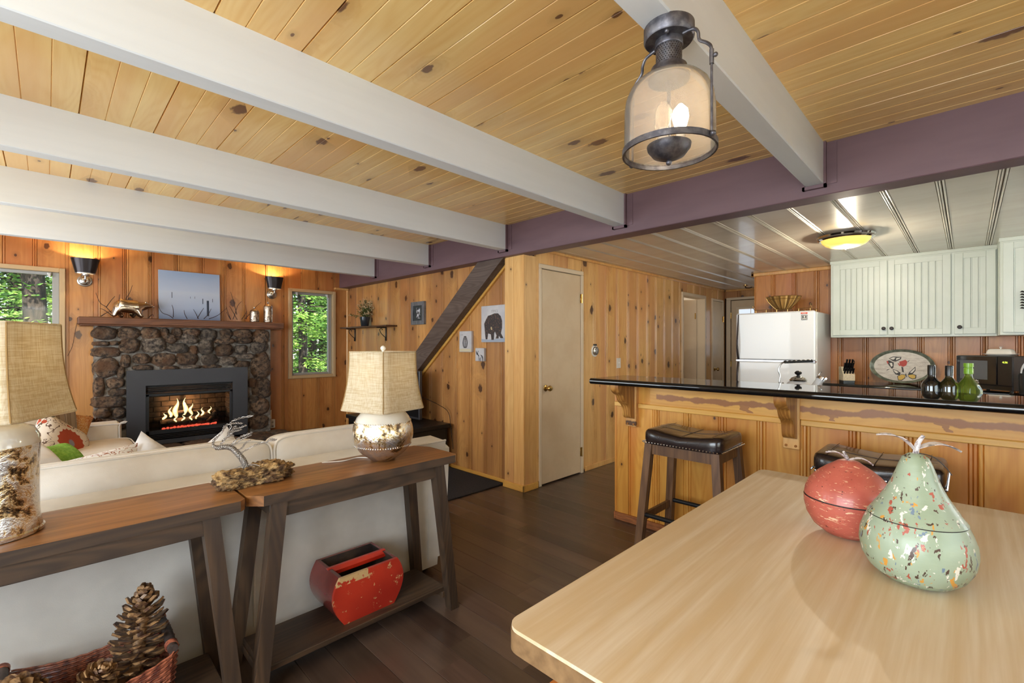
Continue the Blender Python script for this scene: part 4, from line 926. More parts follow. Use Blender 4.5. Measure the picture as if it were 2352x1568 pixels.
# suzani print
m, n, p, v, x, z = uvmat('suzani_print'); CR, RU, GRN, GRY = srgb(226, 214, 200), srgb(172, 70, 42), srgb(92, 104, 92), srgb(140, 140, 158)
r_ = math_(n, 'SQRT', math_(n, 'ADD', math_(n, 'MULTIPLY', x, x), math_(n, 'MULTIPLY', z, z))); an = math_(n, 'ARCTAN2', z, x)
pet = math_(n, 'ADD', r_, math_(n, 'MULTIPLY', math_(n, 'ABSOLUTE', math_(n, 'SINE', math_(n, 'MULTIPLY', an, 9))), .012))
wv = noise_(n, v, 13, 1, .5, 1.5); vine = math_(n, 'LESS_THAN', math_(n, 'ABSOLUTE', math_(n, 'SUBTRACT', wv, .5)), .022)
vo = nd(n, 'ShaderNodeTexVoronoi'); vo.inputs['Scale'].default_value = 11; n.links.new(v, vo.inputs['Vector']); dots = math_(n, 'LESS_THAN', vo.outputs['Distance'], .27)
vs2 = nd(n, 'ShaderNodeSeparateColor'); n.links.new(vo.outputs['Color'], vs2.inputs[0])
col = mixc(n, vine, CR, srgb(96, 74, 62)); col = mixc(n, dots, col, mixc(n, math_(n, 'GREATER_THAN', vs2.outputs[0], .5), GRN, RU))
clear = math_(n, 'LESS_THAN', r_, .145); col = mixc(n, clear, col, CR)
col = mixc(n, math_(n, 'LESS_THAN', pet, .125), col, RU); col = mixc(n, math_(n, 'LESS_THAN', pet, .036), col, GRY)
edge = math_(n, 'GREATER_THAN', math_(n, 'ABSOLUTE', math_(n, 'ADD', z, 0)), .195); col = mixc(n, edge, col, RU)
n.links.new(col, p.inputs['Base Color']); SUZ = m
m, n, p, v, x, z = uvmat('striped_linen'); sw = nd(n, 'ShaderNodeTexWave', bands_direction='X'); 
f = math_(n, 'FRACT', math_(n, 'MULTIPLY', x, 9.0))
n.links.new(ramp(n, f, [(0, srgb(170, 154, 132)), (.42, srgb(112, 98, 82)), (.46, srgb(214, 204, 188)), (.5, srgb(96, 84, 72)), (.56, srgb(214, 204, 188)), (.62, srgb(150, 134, 112)), (.95, srgb(118, 104, 88))], 'CONSTANT'), p.inputs['Base Color']); STRP = m
m, n, p, v, x, z = uvmat('orange_leaf_weave'); f = noise_(n, v, 34, 2, .5, 2.5)
n.links.new(mixc(n, math_(n, 'LESS_THAN', math_(n, 'ABSOLUTE', math_(n, 'SUBTRACT', f, .5)), .03), mixc(n, smooth(n, noise_(n, v, 5), .4, .6), srgb(186, 96, 50), srgb(206, 144, 72)), srgb(226, 196, 150)), p.inputs['Base Color']); ORNG = m
m, n, p, v, x, z = uvmat('grey_script_print'); f = noise_(n, v, 22, 1, .5, 2)
n.links.new(mixc(n, math_(n, 'LESS_THAN', math_(n, 'ABSOLUTE', math_(n, 'SUBTRACT', f, .5)), .035), srgb(236, 234, 232), mixc(n, math_(n, 'GREATER_THAN', x, .08), srgb(150, 148, 148), srgb(156, 100, 78))), p.inputs['Base Color']); SCRP = m
LIME = noisy('lime_green_knit', srgb(140, 186, 78), srgb(110, 160, 56), 60, .85, bstr=.4, bscale=200)
throw('throw_pillow', STRP, T((.02, 5.13, .69), R(-12), R(8), R(52)), .46, .46, .15, 'large brown striped pillow at the back of the loveseat', group='pillows on the loveseat')
throw('throw_pillow', ORNG, T((.10, 5.30, .60), R(-18), R(20), R(14)), .34, .32, .10, 'orange leaf patterned pillow against the loveseat arm', group='pillows on the loveseat')
throw('throw_pillow', SUZ, T((.08, 4.90, .53), R(-30), R(38), R(38)), .44, .44, .15, 'cream pillow with a big rust red flower on the loveseat', group='pillows on the loveseat')
throw('throw_pillow', WHITEF, T((-.10, 4.22, .60), R(-66), 0, R(30)), .28, .28, .11, 'white pillow lying on the loveseat behind the tall lamp', group='pillows on the loveseat')
throw('throw_pillow', LIME, T((.07, 4.42, .555), R(-62), 0, R(34)), .20, .20, .09, 'lime green pillow peeking out below the rust flowered one', group='pillows on the loveseat')
throw('throw_pillow', SCRP, T((.05, 2.74, .675), R(-20), R(-7), R(4)), .56, .29, .14, 'long white pillow with grey scroll print behind the sofa back', group='pillows on the sofa')
throw('throw_pillow', WHITEF, T((.37, 2.86, .645), R(-12), R(38), R(24)), .35, .35, .13, 'plain white pillow with its corner sticking up, left of the pair', group='pillows on the sofa')
throw('throw_pillow', WHITEF, T((.635, 2.80, .625), R(-14), R(56), R(-8)), .36, .36, .12, 'plain white pillow leaning right, behind the wire tree', group='pillows on the sofa')

# ================================================================ CONSOLE TABLES
def console(name, x0, x1, lab):
    t_ = thing(name, lab, 'table', ((x0 + x1) / 2, 1.98, 0), group='pair of dark console tables'); y0, y1, zt = 1.82, 2.15, .76; c_ = .045
    MB().prism([(x0 + c_, y0), (x1 - c_ * .4, y0), (x1, y0 + c_ * .4), (x1, y1 - c_ * 2), (x1 - c_, y1), (x0 + c_, y1), (x0, y1 - c_), (x0, y0 + c_)], zt - .038, zt, 'Z').build('tabletop', CONST, t_)
    MB().prism([(x0 + c_ - .0, y0 - .0012), (x1 - c_ * .4, y0 - .0012), (x1 - c_ * .4, y0 - .0002), (x0 + c_, y0 - .0002)], zt - .0375, zt - .0012, 'Z').build('tabletop_edge', CONSX, t_)
    for y in (y0 + .018, y1 - .04): MB().box((x0 + .10, y, zt - .098), (x1 - .10, y + .022, zt - .039), .002).build('apron', CONSX, t_)
    for x in (x0 + .075, x1 - .10): MB().box((x, y0 + .03, zt - .09), (x + .022, y1 - .03, zt - .039), .002).build('side_rail', CONSW, t_)
    for sx, xt, xb in ((-1, x0 + .105, x0 + .028), (1, x1 - .105, x1 - .028)):
        for ya, yb in ((y0 + .035, y0 + .01), (y1 - .035, y1 - .01)):
            m = MB(); w_ = .026
            m.hull([(xt - w_, ya - w_, zt - .039), (xt + w_, ya - w_, zt - .039), (xt - w_, ya + w_, zt - .039), (xt + w_, ya + w_, zt - .039), (xb - w_ * .9, yb - w_ * .9, 0), (xb + w_ * .9, yb - w_ * .9, 0), (xb - w_ * .9, yb + w_ * .9, 0), (xb + w_ * .9, yb + w_ * .9, 0)]).build('leg', CONSW, t_)
    MB().box((x0 + .055, y0 + .035, .085), (x1 - .055, y1 - .035, .108), .003).build('lower_shelf', CONSX, t_)
    for x in (x0 + .05, x1 - .075): MB().box((x, y0 + .03, .055), (x + .025, y1 - .03, .085), .002).build('shelf_cleat', CONSW, t_)
    return t_
console('console_table', .512, 1.455, 'dark console table holding the round glass lamp, red bucket below')
console('console_table', -.46, .500, 'dark console table holding the cylinder lamp, wicker basket below')

# ================================================================ TABLE LAMPS
m, n, p = new_mat('burlap'); v, _, _ = coords(n)
f1 = noise_(n, scaled(n, v, (14, 14, 240)), 1, 3, .6); f2 = noise_(n, scaled(n, v, (260, 260, 9)), 1, 3, .6); f = math_(n, 'MULTIPLY', math_(n, 'ADD', f1, f2), .5)
col = mixc(n, smooth(n, f, .38, .62), srgb(244, 236, 216), srgb(220, 204, 168)); n.links.new(col, p.inputs['Base Color']); p.inputs['Roughness'].default_value = .9
bump(n, p, f, .35, .003)
tr = nd(n, 'ShaderNodeBsdfTranslucent'); n.links.new(col, tr.inputs[0]); mx = nd(n, 'ShaderNodeMixShader'); mx.inputs[0].default_value = .5
out = n.nodes['Material Output']; n.links.new(p.outputs[0], mx.inputs[1]); n.links.new(tr.outputs[0], mx.inputs[2]); n.links.new(mx.outputs[0], out.inputs[0]); BURL = m
m, n, p = new_mat('mercury_glass'); v, _, _ = coords(n); sp = nd(n, 'ShaderNodeSeparateXYZ'); n.links.new(v, sp.inputs[0])
f = noise_(n, v, 13, 6, .72, .6); g = noise_(n, v, 60, 4, .7)
n.links.new(ramp(n, math_(n, 'ADD', math_(n, 'MULTIPLY', f, .75), math_(n, 'MULTIPLY', g, .25)), [(.38, srgb(44, 36, 32)), (.43, srgb(120, 94, 62)), (.465, srgb(226, 196, 140)), (.51, srgb(236, 232, 226)), (.62, srgb(196, 198, 204))]), p.inputs['Base Color'])
p.inputs['Metallic'].default_value = .9; n.links.new(math_(n, 'ADD', math_(n, 'MULTIPLY', g, .25), .04), p.inputs['Roughness']); p.inputs['Coat Weight'].default_value = 1; p.inputs['Coat Roughness'].default_value = .02
bump(n, p, math_(n, 'ADD', f, math_(n, 'MULTIPLY', g, .5)), .45, .010); MERL = m
CLEARG = plain('clear_crackle_glass', srgb(244, 238, 224), .10, coat=1, alpha=.82, sheen=0)
def lamp(x, y, lab, kind, ang, shz, Rb=.205, Rt=.165, hs=.272):
    t_ = thing('table_lamp', lab, 'lamp', (x, y, .76), ang); M = T((x, y, 0), 0, 0, ang)
    def ring(Rr, z, sag=.0):
        pts = []; N = 12
        for c_ in range(4):
            a0 = R(90 * c_); p0 = Vector((math.cos(a0), math.sin(a0))) * Rr; p1 = Vector((math.cos(a0 + R(90)), math.sin(a0 + R(90)))) * Rr
            for k in range(N):
                t = k / N; q = p0.lerp(p1, t); 
                # rounded corners and slightly bowed sides
                bow = 1 - .035 * math.sin(math.pi * t); edge = min(t, 1 - t); q = q * bow * (1 - .075 * max(0, 1 - edge / .13) ** 1.6)
                pts.append((q.x, q.y, z + sag * (math.sin(math.pi * t))))
        return pts
    def Rz(t): return Rb + (Rt - Rb) * (1 - (1 - t) ** 2.2)
    out = [ring(Rz(k / 12), shz + hs * k / 12) for k in range(13)]; inn = [ring(Rz(k / 12) - .003, shz + hs * k / 12) for k in range(12, -1, -1)]
    MB(M).rings(out + inn + [out[0]], False, True).build('shade', BURL, t_)
    hem = MB(M); 
    for z, rr in ((shz, Rb), (shz + hs, Rt)): q = ring(rr - .001, z); hem.tube(q + [q[0]], .0035, 6, False)
    hem.build('shade_hem', BURL, t_)
    smt = plain('burlap_seam_' + kind, srgb(160, 128, 80), .9)
    for c_ in range(4): a = R(90 * c_); MB(M).tube([((Rz(k / 8) * .925 + .001) * math.cos(a), (Rz(k / 8) * .925 + .001) * math.sin(a), shz + hs * k / 8) for k in range(9)], .0022, 5).build('corner_seam', smt, t_)
    if kind == 'ball':
        rr = .142; zc = .76 + .131; pr = []
        for k in range(3, 13): a = -math.pi / 2 + k * math.pi / 16 * 1.0; pr.append((rr * math.cos(a), zc + rr * .93 * math.sin(a)))
        prof = [(.001, .761), (.052, .7605)] + [(r, z) for r, z in [(rr * math.cos(a), zc + rr * .93 * math.sin(a)) for a in [R(q) for q in range(-60, 31, 7)]]]
        MB(M).lathe([(r, z) for r, z in prof], 40, caps=False).build('body', MERL, t_)
        zt = prof[-1][1]; rt = prof[-1][0]
        MB(M).lathe([(rt, zt), (rt * .93, zt + .022), (rt * .78, zt + .045), (rt * .55, zt + .062), (rt * .3, zt + .071), (.02, zt + .075)], 40, caps=False).build('glass_shoulder', CLEARG, t_)
        mb = MB(M)
        for zz in (zt + .002, zc - .055):
            rz = rr * math.sqrt(max(1 - ((zz - zc) / (rr * .93)) ** 2, 0)) + .001
            for i in range(72): a = i * math.pi / 36; mb.ball((rz * math.cos(a), rz * math.sin(a), zz), .003, 5, 3)
        mb.build('beaded_band', MERL, t_, kind='stuff'); nz = zt + .07
    else:
        rr = .103; top = 1.085
        MB(M).lathe([(.001, .762), (.098, .76), (.108, .766), (.110, .775), (rr + .002, .80), (rr, .83), (rr, .99), (rr + .002, 1.02)], 40, caps=False).build('body', MERL, t_)
        MB(M).lathe([(rr + .002, 1.02), (rr * .99, 1.045), (rr * .88, 1.068), (rr * .6, 1.08), (.02, 1.086)], 40, caps=False).build('glass_shoulder', CLEARG, t_)
        MB(M).lathe([(.106, .76), (.113, .763), (.114, .772), (.108, .778)], 40).build('foot', MERL, t_); nz = 1.08
    MB(M).lathe([(.022, nz), (.018, nz + .01), (.012, nz + .02), (.012, shz + .10), (.018, shz + .105), (.018, shz + .13)], 14).build('stem', STEEL, t_)
    MB(M).tube(bez([(0, .012, shz + .06), (0, .05, shz + .14), (0, .035, shz + .22), (0, 0, shz + hs - .002)], 5), .002, 5).tube(bez([(0, -.012, shz + .06), (0, -.05, shz + .14), (0, -.035, shz + .22), (0, 0, shz + hs - .002)], 5), .002, 5).tube([(-Rt * .93, 0, shz + hs - .004), (Rt * .93, 0, shz + hs - .004)], .0018, 5).tube([(0, -Rt * .93, shz + hs - .004), (0, Rt * .93, shz + hs - .004)], .0018, 5).build('harp', STEEL, t_)
    MB(M).ball((0, 0, shz + hs + .017), .013, 12, 8).lathe([(.006, shz + hs - .003), (.006, shz + hs + .006)], 8).build('finial', WIREW, t_)
    MB(M).ball((0, 0, shz + .17), .026, 12, 8, sz=1.2).build('bulb', plain('lamp_bulb_' + kind, (1, .9, .75, 1), .3, emit=(1, .9, .74, 1), estr=7), t_)
    light('lamp_light', 'POINT', (x, y, shz + .19), 9.5, (1, .88, .70), size=.012)
lamp(1.136, 1.992, 'burlap shaded lamp on a round mercury glass ball', 'ball', math.atan2(-.869, -.495), 1.004)
lamp(-.115, 1.995, 'burlap shaded lamp on a mercury glass cylinder, cut by the frame', 'cyl', math.atan2(-.967, .255), 1.10)
# cord loop on the console
MB().tube(bez([(.90, 2.13, .764), (.98, 2.09, .764), (1.06, 2.10, .764), (1.10, 2.05, .764)], 6), .0025, 6).build('lamp_cord', WIREW, label='thin pale lamp cord lying on the console beside the round lamp', cat='cord', origin=(1, 2.1, .762))

# ================================================================ WIRE TREE ON BARK
BARKM = noisy('rough_bark', srgb(206, 168, 112), srgb(92, 64, 40), 26, .9, detail=6, bstr=1.0, bdist=.03, lo=.38, hi=.6, bscale=34)
wt = thing('wire_tree', 'twisted silver wire tree sculpture rooted on a piece of bark', 'sculpture', (.59, 2.02, .76), R(12))
Mw = rootmat(wt)
bm = bmesh.new(); bmesh.ops.create_icosphere(bm, subdivisions=5, radius=1)
for v in bm.verts:
    q = v.co.copy(); k = (abs(q.x) ** 4.5 + abs(q.y) ** 4.5 + abs(q.z) ** 4.5) ** (-1 / 4.5); q *= k
    s_ = Vector((q.x * .140 * (1 + .10 * noise.noise(q * 2.3)), q.y * .052 * (1 + .3 * noise.noise(q * 1.9 + Vector((5, 0, 0)))) * (1 + .25 * math.sin(q.x * 3)), q.z * .033))
    nn = noise.noise(Vector((s_.x * 26, s_.y * 60, s_.z * 90))) * .008 + noise.noise(Vector((s_.x * 70, s_.y * 110, s_.z * 160))) * .005 + noise.noise(s_ * 12) * .010
    nn += (abs(noise.noise(Vector((s_.x * 45, s_.y * 80, s_.z * 220)))) - .25) * -.034 + (abs(noise.noise(Vector((s_.x * 120, s_.y * 160, s_.z * 300)))) - .25) * -.018
    s_ += q.normalized() * nn; s_.z = max(s_.z + .032 + .006 * math.sin(q.x * 4), .0012); v.co = s_
me = bpy.data.meshes.new('bark_base'); bm.to_mesh(me); bm.free(); me.materials.append(BARKM); me.polygons.foreach_set('use_smooth', [True] * len(me.polygons))
o = bpy.data.objects.new('bark_base', me); C.objects.link(o); o.parent = wt; o['label'] = 'crusty tan bark base'
WIRE = plain('dull_silver_wire', srgb(150, 142, 134), .42, .55)
# trunk path from picture measurements, in a plane facing the camera
def wp(px, py, off=0.0):
    a = (px - 1176) / 1058; th = R(44.673); Xc, Yc = .575, 2.03; d0 = Xc * math.cos(th) + Yc * math.sin(th) + off
    s_ = a * d0; return Vector((d0 * math.cos(th) + s_ * math.sin(th), d0 * math.sin(th) - s_ * math.cos(th), 1.31 + (791.5 - py) / 1058 * d0))
trunk = [wp(566, 1072), wp(560, 1060), wp(552, 1048), wp(540, 1035), wp(530, 1028), wp(516, 1026), wp(500, 1028), wp(490, 1024)]
random.seed(9); tr_ = bez(trunk, 8); mb = MB(); N = len(tr_)
for k in range(9):
    pts = []
    for i, q in enumerate(tr_):
        t = i / (N - 1); rad = .010 * (1 - .45 * t); ph = k * 2 * math.pi / 9 + t * 13 + .3 * math.sin(t * 9 + k)
        tan = (tr_[min(i + 1, N - 1)] - tr_[max(i - 1, 0)]).normalized(); u = tan.orthogonal().normalized(); w2 = tan.cross(u)
        pts.append(q + u * rad * math.cos(ph) + w2 * rad * math.sin(ph))
    mb.tube(pts, .0019, 6)
for i in range(26):   # bindings wrapped round the trunk
    t = .12 + .8 * i / 26; q = tr_[int(t * (N - 1))]; tan = (tr_[min(int(t * (N - 1)) + 1, N - 1)] - q).normalized(); u = tan.orthogonal().normalized(); w2 = tan.cross(u); rr = .0125 * (1 - .4 * t)
    mb.tube([q + u * rr * math.cos(a) + w2 * rr * math.sin(a) + tan * (.004 * a / 6.28 + .002 * math.sin(a)) for a in [j * math.pi / 6 for j in range(13)]], .0016, 5, False)
mb.build('trunk', WIRE, wt)
rt = MB()
for px, py in ((512, 1102), (527, 1108), (553, 1112), (566, 1090), (592, 1095), (604, 1078), (598, 1086), (575, 1098), (540, 1100), (580, 1088), (570, 1096)):
    e = wp(px, py, -.02 + .03 * random.random()); s0 = wp(564 + random.uniform(-4, 6), 1066); e.z = max(e.z, .775)
    mid = s0.lerp(e, .5) + Vector((random.uniform(-.006, .006), random.uniform(-.006, .006), .010)); rt.tube(bez([s0, mid, e.lerp(mid, .3) + Vector((0, 0, .006)), e], 5), .0019, 6)
rt.build('roots', WIRE, wt)
bt = MB()
def twist(path, n=2, r=.0028, tw=26, off=0):
    P_ = bez([wp(*q, off) for q in path], 7)
    for k in range(n):
        pts = []
        for i, q in enumerate(P_):
            tan = (P_[min(i + 1, len(P_) - 1)] - P_[max(i - 1, 0)]).normalized(); u = tan.orthogonal().normalized(); w2 = tan.cross(u); ph = k * 6.28 / n + i / len(P_) * tw
            pts.append(q + u * r * math.cos(ph) + w2 * r * math.sin(ph))
        bt.tube(pts, .0014, 5)
for path in ([(490, 1024), (492, 1012), (510, 992), (513, 985), (516, 978)], [(522, 1000), (530, 980), (532, 968), (545, 962), (560, 958), (582, 954)], [(516, 984), (520, 976), (535, 972), (545, 971), (557, 972)], [(526, 992), (540, 984), (550, 982), (566, 976)],
             [(528, 998), (538, 990), (548, 988), (555, 985)], [(510, 1012), (520, 1004), (530, 1000), (537, 1000)], [(530, 1022), (545, 1008), (560, 1000), (580, 992)], [(534, 1024), (550, 1012), (562, 1005), (578, 998)], [(550, 1042), (570, 1030), (585, 1022), (598, 1018), (620, 1012), (636, 1009)],
             [(540, 1036), (556, 1028), (563, 1018), (575, 1010)], [(500, 1028), (489, 1020), (492, 1008), (505, 998)], [(506, 1020), (518, 1008), (526, 996), (527, 984)], [(612, 1016), (622, 1008), (634, 1010)], [(524, 1004), (532, 994), (536, 982), (543, 978)]):
    twist(path)
bt.build('branches', WIRE, wt)

# ================================================================ RED GRAIN BUCKET
rb = thing('red_bucket', 'worn red wooden grain bucket with a bar handle, on the lower shelf', 'bucket', (1.03, 2.0, .108))
RED = noisy('worn_red_lacquer', srgb(206, 52, 28), srgb(180, 36, 20), 7, .3, coat=.35, bstr=.05)
m, n, p = new_mat('chipped_red_lacquer'); v, _, _ = coords(n); f = noise_(n, v, 24, 5, .7); g = noise_(n, v, 5, 1)
col = mixc(n, smooth(n, g, .3, .7), srgb(192, 58, 38), srgb(160, 40, 28)); sp = nd(n, 'ShaderNodeSeparateXYZ'); n.links.new(v, sp.inputs[0])
e_ = math_(n, 'ADD', f, math_(n, 'MULTIPLY', math_(n, 'MULTIPLY', math_(n, 'GREATER_THAN', sp.outputs[2], .170), math_(n, 'LESS_THAN', sp.outputs[0], -.02)), .2))
col = mixc(n, smooth(n, e_, .62, .66), col, srgb(206, 172, 120)); col = mixc(n, smooth(n, noise_(n, v, 60, 4, .7), .72, .76), col, srgb(70, 40, 30))
n.links.new(col, p.inputs['Base Color']); p.inputs['Roughness'].default_value = .3; p.inputs['Coat Weight'].default_value = .3; REDC = m
REDS = noisy('reflection_maroon_lacquer', srgb(132, 50, 46), srgb(108, 38, 34), 6, .22, coat=.5)  # mauve reflection on the bucket sides put into this darker red
DKIN = noisy('bucket_inside', srgb(76, 60, 48), srgb(40, 32, 28), 9, .6)
def bx(t): # half width of the bulging profile at height fraction t
    return .104 + .066 * math.sin(math.pi * (t * .74 + .08))
bz0, bz1 = .108, .312; cxb = 1.02; NN = 12
L_ = [(cxb - bx(k / NN) - .0, bz0 + (bz1 - bz0) * k / NN) for k in range(NN + 1)]; Rr_ = [(cxb + bx(k / NN), bz0 + (bz1 - bz0) * k / NN) for k in range(NN + 1)]
for y0, nm, mt in ((1.90, 'front_board', REDC), (2.135, 'back_board', REDS)):
    MB().prism(L_ + Rr_[::-1], y0, y0 + .014, 'Y').build(nm, mt, rb)
for side, nm in ((L_, 'side_board'), (Rr_, 'side_board')):
    s_ = 1 if side is L_ else -1; inner = [(x + s_ * .013, z) for x, z in side]
    MB().prism(side + inner[::-1], 1.9145, 2.1345, 'Y', smooth=True).build(nm, REDS, rb)
MB().box((L_[0][0] + .013, 1.915, bz0 + .001), (Rr_[0][0] - .013, 2.134, bz0 + .014)).build('bottom_board', DKIN, rb)
inn = MB()
for side, s_ in ((L_, 1), (Rr_, -1)):
    a = [(x + s_ * .0135, z) for x, z in side[1:]]; b = [(x + s_ * .015, z) for x, z in side[1:]]; inn.prism(a + b[::-1], 1.915, 2.134, 'Y')
inn.prism([(x + .014, z) for x, z in L_[1:]] + [(x - .014, z) for x, z in Rr_[1:]][::-1], 2.1335, 2.1348, 'Y').prism([(x + .014, z) for x, z in L_[1:]] + [(x - .014, z) for x, z in Rr_[1:]][::-1], 1.9142, 1.9152, 'Y').build('inside_lining', DKIN, rb)
MB().hull([(x, y, z) for x in (L_[-1][0] - .002, Rr_[-1][0] + .002) for y, z in ((2.012, bz1 - .03), (2.038, bz1 - .03), (2.008, bz1 - .012), (2.042, bz1 - .012), (2.018, bz1 + .004), (2.032, bz1 + .004))]).build('bar_handle', RED, rb)

# ================================================================ WICKER BASKET AND BIG CONES
wk_ = thing('wicker_basket', 'red brown wicker basket with two bark handles full of big cones', 'basket', (.1, 2.01, .108))
wm = MB(); xa, xb, ya, yb = -.085, .285, 1.885, 2.135
for k in range(22):
    t = k / 21; z = .113 + .135 * t; gx = .018 * t; pts = []
    for (cx_, cy_, a0) in ((xb - .02, yb - .02, 0), (xa + .02, yb - .02, 90), (xa + .02, ya + .02, 180), (xb - .02, ya + .02, 270)):
        for q in range(4): a = R(a0 + q * 30); pts.append([cx_ + (.03 + gx) * math.cos(a), cy_ + (.03 + gx * .4) * math.sin(a), 0])
    rg = []
    for i in range(len(pts)):
        p0, p1 = Vector(pts[i]), Vector(pts[(i + 1) % len(pts)]); ns = max(int((p1 - p0).length / .018), 1)
        for j in range(ns): rg.append(p0.lerp(p1, j / ns))
    out = []
    for i, q in enumerate(rg):
        c0 = Vector(((xa + xb) / 2, (ya + yb) / 2, 0)); d = (q - c0).normalized() * .003 * (-1) ** (i + k); mx_ = abs(q.x - .1) / .19; out.append(q + d + Vector((0, 0, z + .035 * t * mx_ ** 2)))
    wm.tube(out + [out[0]], .0036, 5, False)
wm.build('woven_sides', WICK, wk_, kind='stuff')
MB().box((xa, ya, .109), (xb, yb, .118), .003).build('bottom', WICKD, wk_)
HB = noisy('bark_handle', srgb(84, 68, 60), srgb(46, 36, 32), 18, .6, bstr=.5)
for x_ in (xa - .012, xb + .012):
    MB().tube([(x_, ya - .005, .298), (x_ + .003, (ya + yb) / 2, .300), (x_, yb + .01, .298)], .015, 14).build('handle', HB, wk_)
    wr_ = MB()
    for y_ in (ya + .014, yb - .01):
        for j in range(5): wr_.tube([(x_ + .0165 * math.cos(a), y_ + j * .0042, .298 + .0165 * math.sin(a)) for a in [i * math.pi / 8 for i in range(17)]], .0024, 5, False)
        for j in range(3): wr_.tube(bez([(x_, y_ + j * .006, .284), (x_ - .004, y_ + j * .006, .255), (x_ + (.0 if x_ > 0 else .0), y_, .18)], 4), .0026, 5)
    wr_.build('handle_wrap', WICK, wk_)
def bigcone(loc, rx, rz, L, Rm, n, lab):
    M = T(loc, rx[0], rx[1], rz); pinecone(M, L, Rm, n).build('pinecone', CONE, None, lab, cat='pinecone', group='big pinecones in the wicker basket', origin=loc)
bigcone((.205, 1.985, .13), (R(-6), R(6)), 0, .345, .082, 104, 'tallest pinecone standing upright in the wicker basket')
bigcone((-.04, 2.04, .215), (R(48), R(20)), R(-40), .17, .072, 70, 'open pinecone lying near the left handle of the basket')
bigcone((.085, 1.96, .20), (R(28), R(10)), R(30), .11, .058, 60, 'smallest pinecone, tucked between the other two in the basket')

# ================================================================ DOOR MAT
MB().box((2.08, 3.09, 0), (3.02, 4.25, .012), .004).build('door_mat', noisy('charcoal_mat', srgb(44, 44, 50), srgb(30, 30, 36), 90, .95, bstr=.6), label='flat charcoal mat on the floor below the stair wall', cat='mat', origin=(2.5, 3.6, 0))
bl = thing('low_bench', 'low dark bench along the wall under the narrow window', 'bench', (2.3, 6.15, 0))
MB().box((2.06, 5.98, .15), (2.62, 6.32, .175), .004).build('top', BLACKM, bl)
for x_ in (2.08, 2.57):
    MB().box((x_, 6.0, 0), (x_ + .03, 6.3, .15), .002).build('leg', BLACKM, bl)
# ================================================================ BREAKFAST BAR
bar = thing('breakfast_bar', 'pine panelled breakfast bar front with bead grooved boards', 'bar', (3.03, .4, 0))
wall_boards(bar, [-1.2, -1.175, -.947, -.719, -.491, -.263, -.035, .193, .421, .649, .876, 1.104, 1.332, 1.558, 1.785, 1.884], 0.0, 1.03, 3.03, '-X', PINE_B)
MB().box((3.048, -1.2, 0), (3.16, 1.884, 1.03)).build('wall_core', WALLBK, bar); MB().box((3.03, 1.884, 0), (3.16, 1.90, 1.03)).build('end_board', PINE_B, bar)
m = wood('pine_apron', srgb(230, 174, 84), srgb(208, 142, 58), KN, .08, swap='XZY', rough=.4, coat=.1, tint=0); n = m.node_tree; p = n.nodes['Principled BSDF']
src = p.inputs['Base Color'].links[0].from_socket; tc = nd(n, 'ShaderNodeTexCoord'); sp = nd(n, 'ShaderNodeSeparateXYZ'); n.links.new(tc.outputs['Object'], sp.inputs[0])
wob = noise_(n, scaled(n, tc.outputs['Object'], (0, 3.2, 0)), 1, 2, .5)
dd = math_(n, 'ABSOLUTE', math_(n, 'SUBTRACT', math_(n, 'SUBTRACT', sp.outputs[2], .945), math_(n, 'MULTIPLY', math_(n, 'SUBTRACT', wob, .5), .06)))
wid = math_(n, 'MULTIPLY', math_(n, 'ADD', noise_(n, scaled(n, tc.outputs['Object'], (0, 9, 0)), 1, 3, .6), -.14), .05)
ym = math_(n, 'LESS_THAN', sp.outputs[1], 1.15)
st_ = math_(n, 'MULTIPLY', smooth(n, math_(n, 'SUBTRACT', wid, dd), -.003, .006), ym)
# side branches of the heartwood streak
fr_ = math_(n, 'SUBTRACT', math_(n, 'FRACT', math_(n, 'ADD', math_(n, 'MULTIPLY', sp.outputs[1], 2.3), math_(n, 'MULTIPLY', noise_(n, scaled(n, tc.outputs['Object'], (0, 14, 30)), 1, 2, .5), .35))), .5)
br_ = math_(n, 'LESS_THAN', math_(n, 'ABSOLUTE', math_(n, 'SUBTRACT', fr_, math_(n, 'MULTIPLY', math_(n, 'SUBTRACT', .945, sp.outputs[2]), -1.6))), .045)
br_ = math_(n, 'MULTIPLY', math_(n, 'MULTIPLY', br_, math_(n, 'LESS_THAN', sp.outputs[2], .946)), math_(n, 'MULTIPLY', math_(n, 'GREATER_THAN', sp.outputs[2], .895), math_(n, 'LESS_THAN', sp.outputs[1], .6)))
n.links.new(mixc(n, math_(n, 'MAXIMUM', st_, math_(n, 'MULTIPLY', br_, .9)), src, srgb(158, 100, 52)), p.inputs['Base Color'])
MB(Matrix.Identity(4)).box((3.006, -1.2, .886), (3.03, 1.60, 1.03), .002).build('apron_board', m, bar)
for a, b in ((1.795, 1.886), (.762, 1.69), (-1.2, .672)): MB().box((3.000, a, .853), (3.03, b, .886), .004).build('rail', PINE_H, bar)
MB().box((3.012, -1.2, 0), (3.03, 1.884, .055), .004).box((3.012, 1.884, 0), (3.16, 1.90, .055), .004).build('baseboard', noisy('bar_base_wood', srgb(170, 106, 62), srgb(128, 78, 46), 9, .5, stretch=(6, 1, 6)), bar)
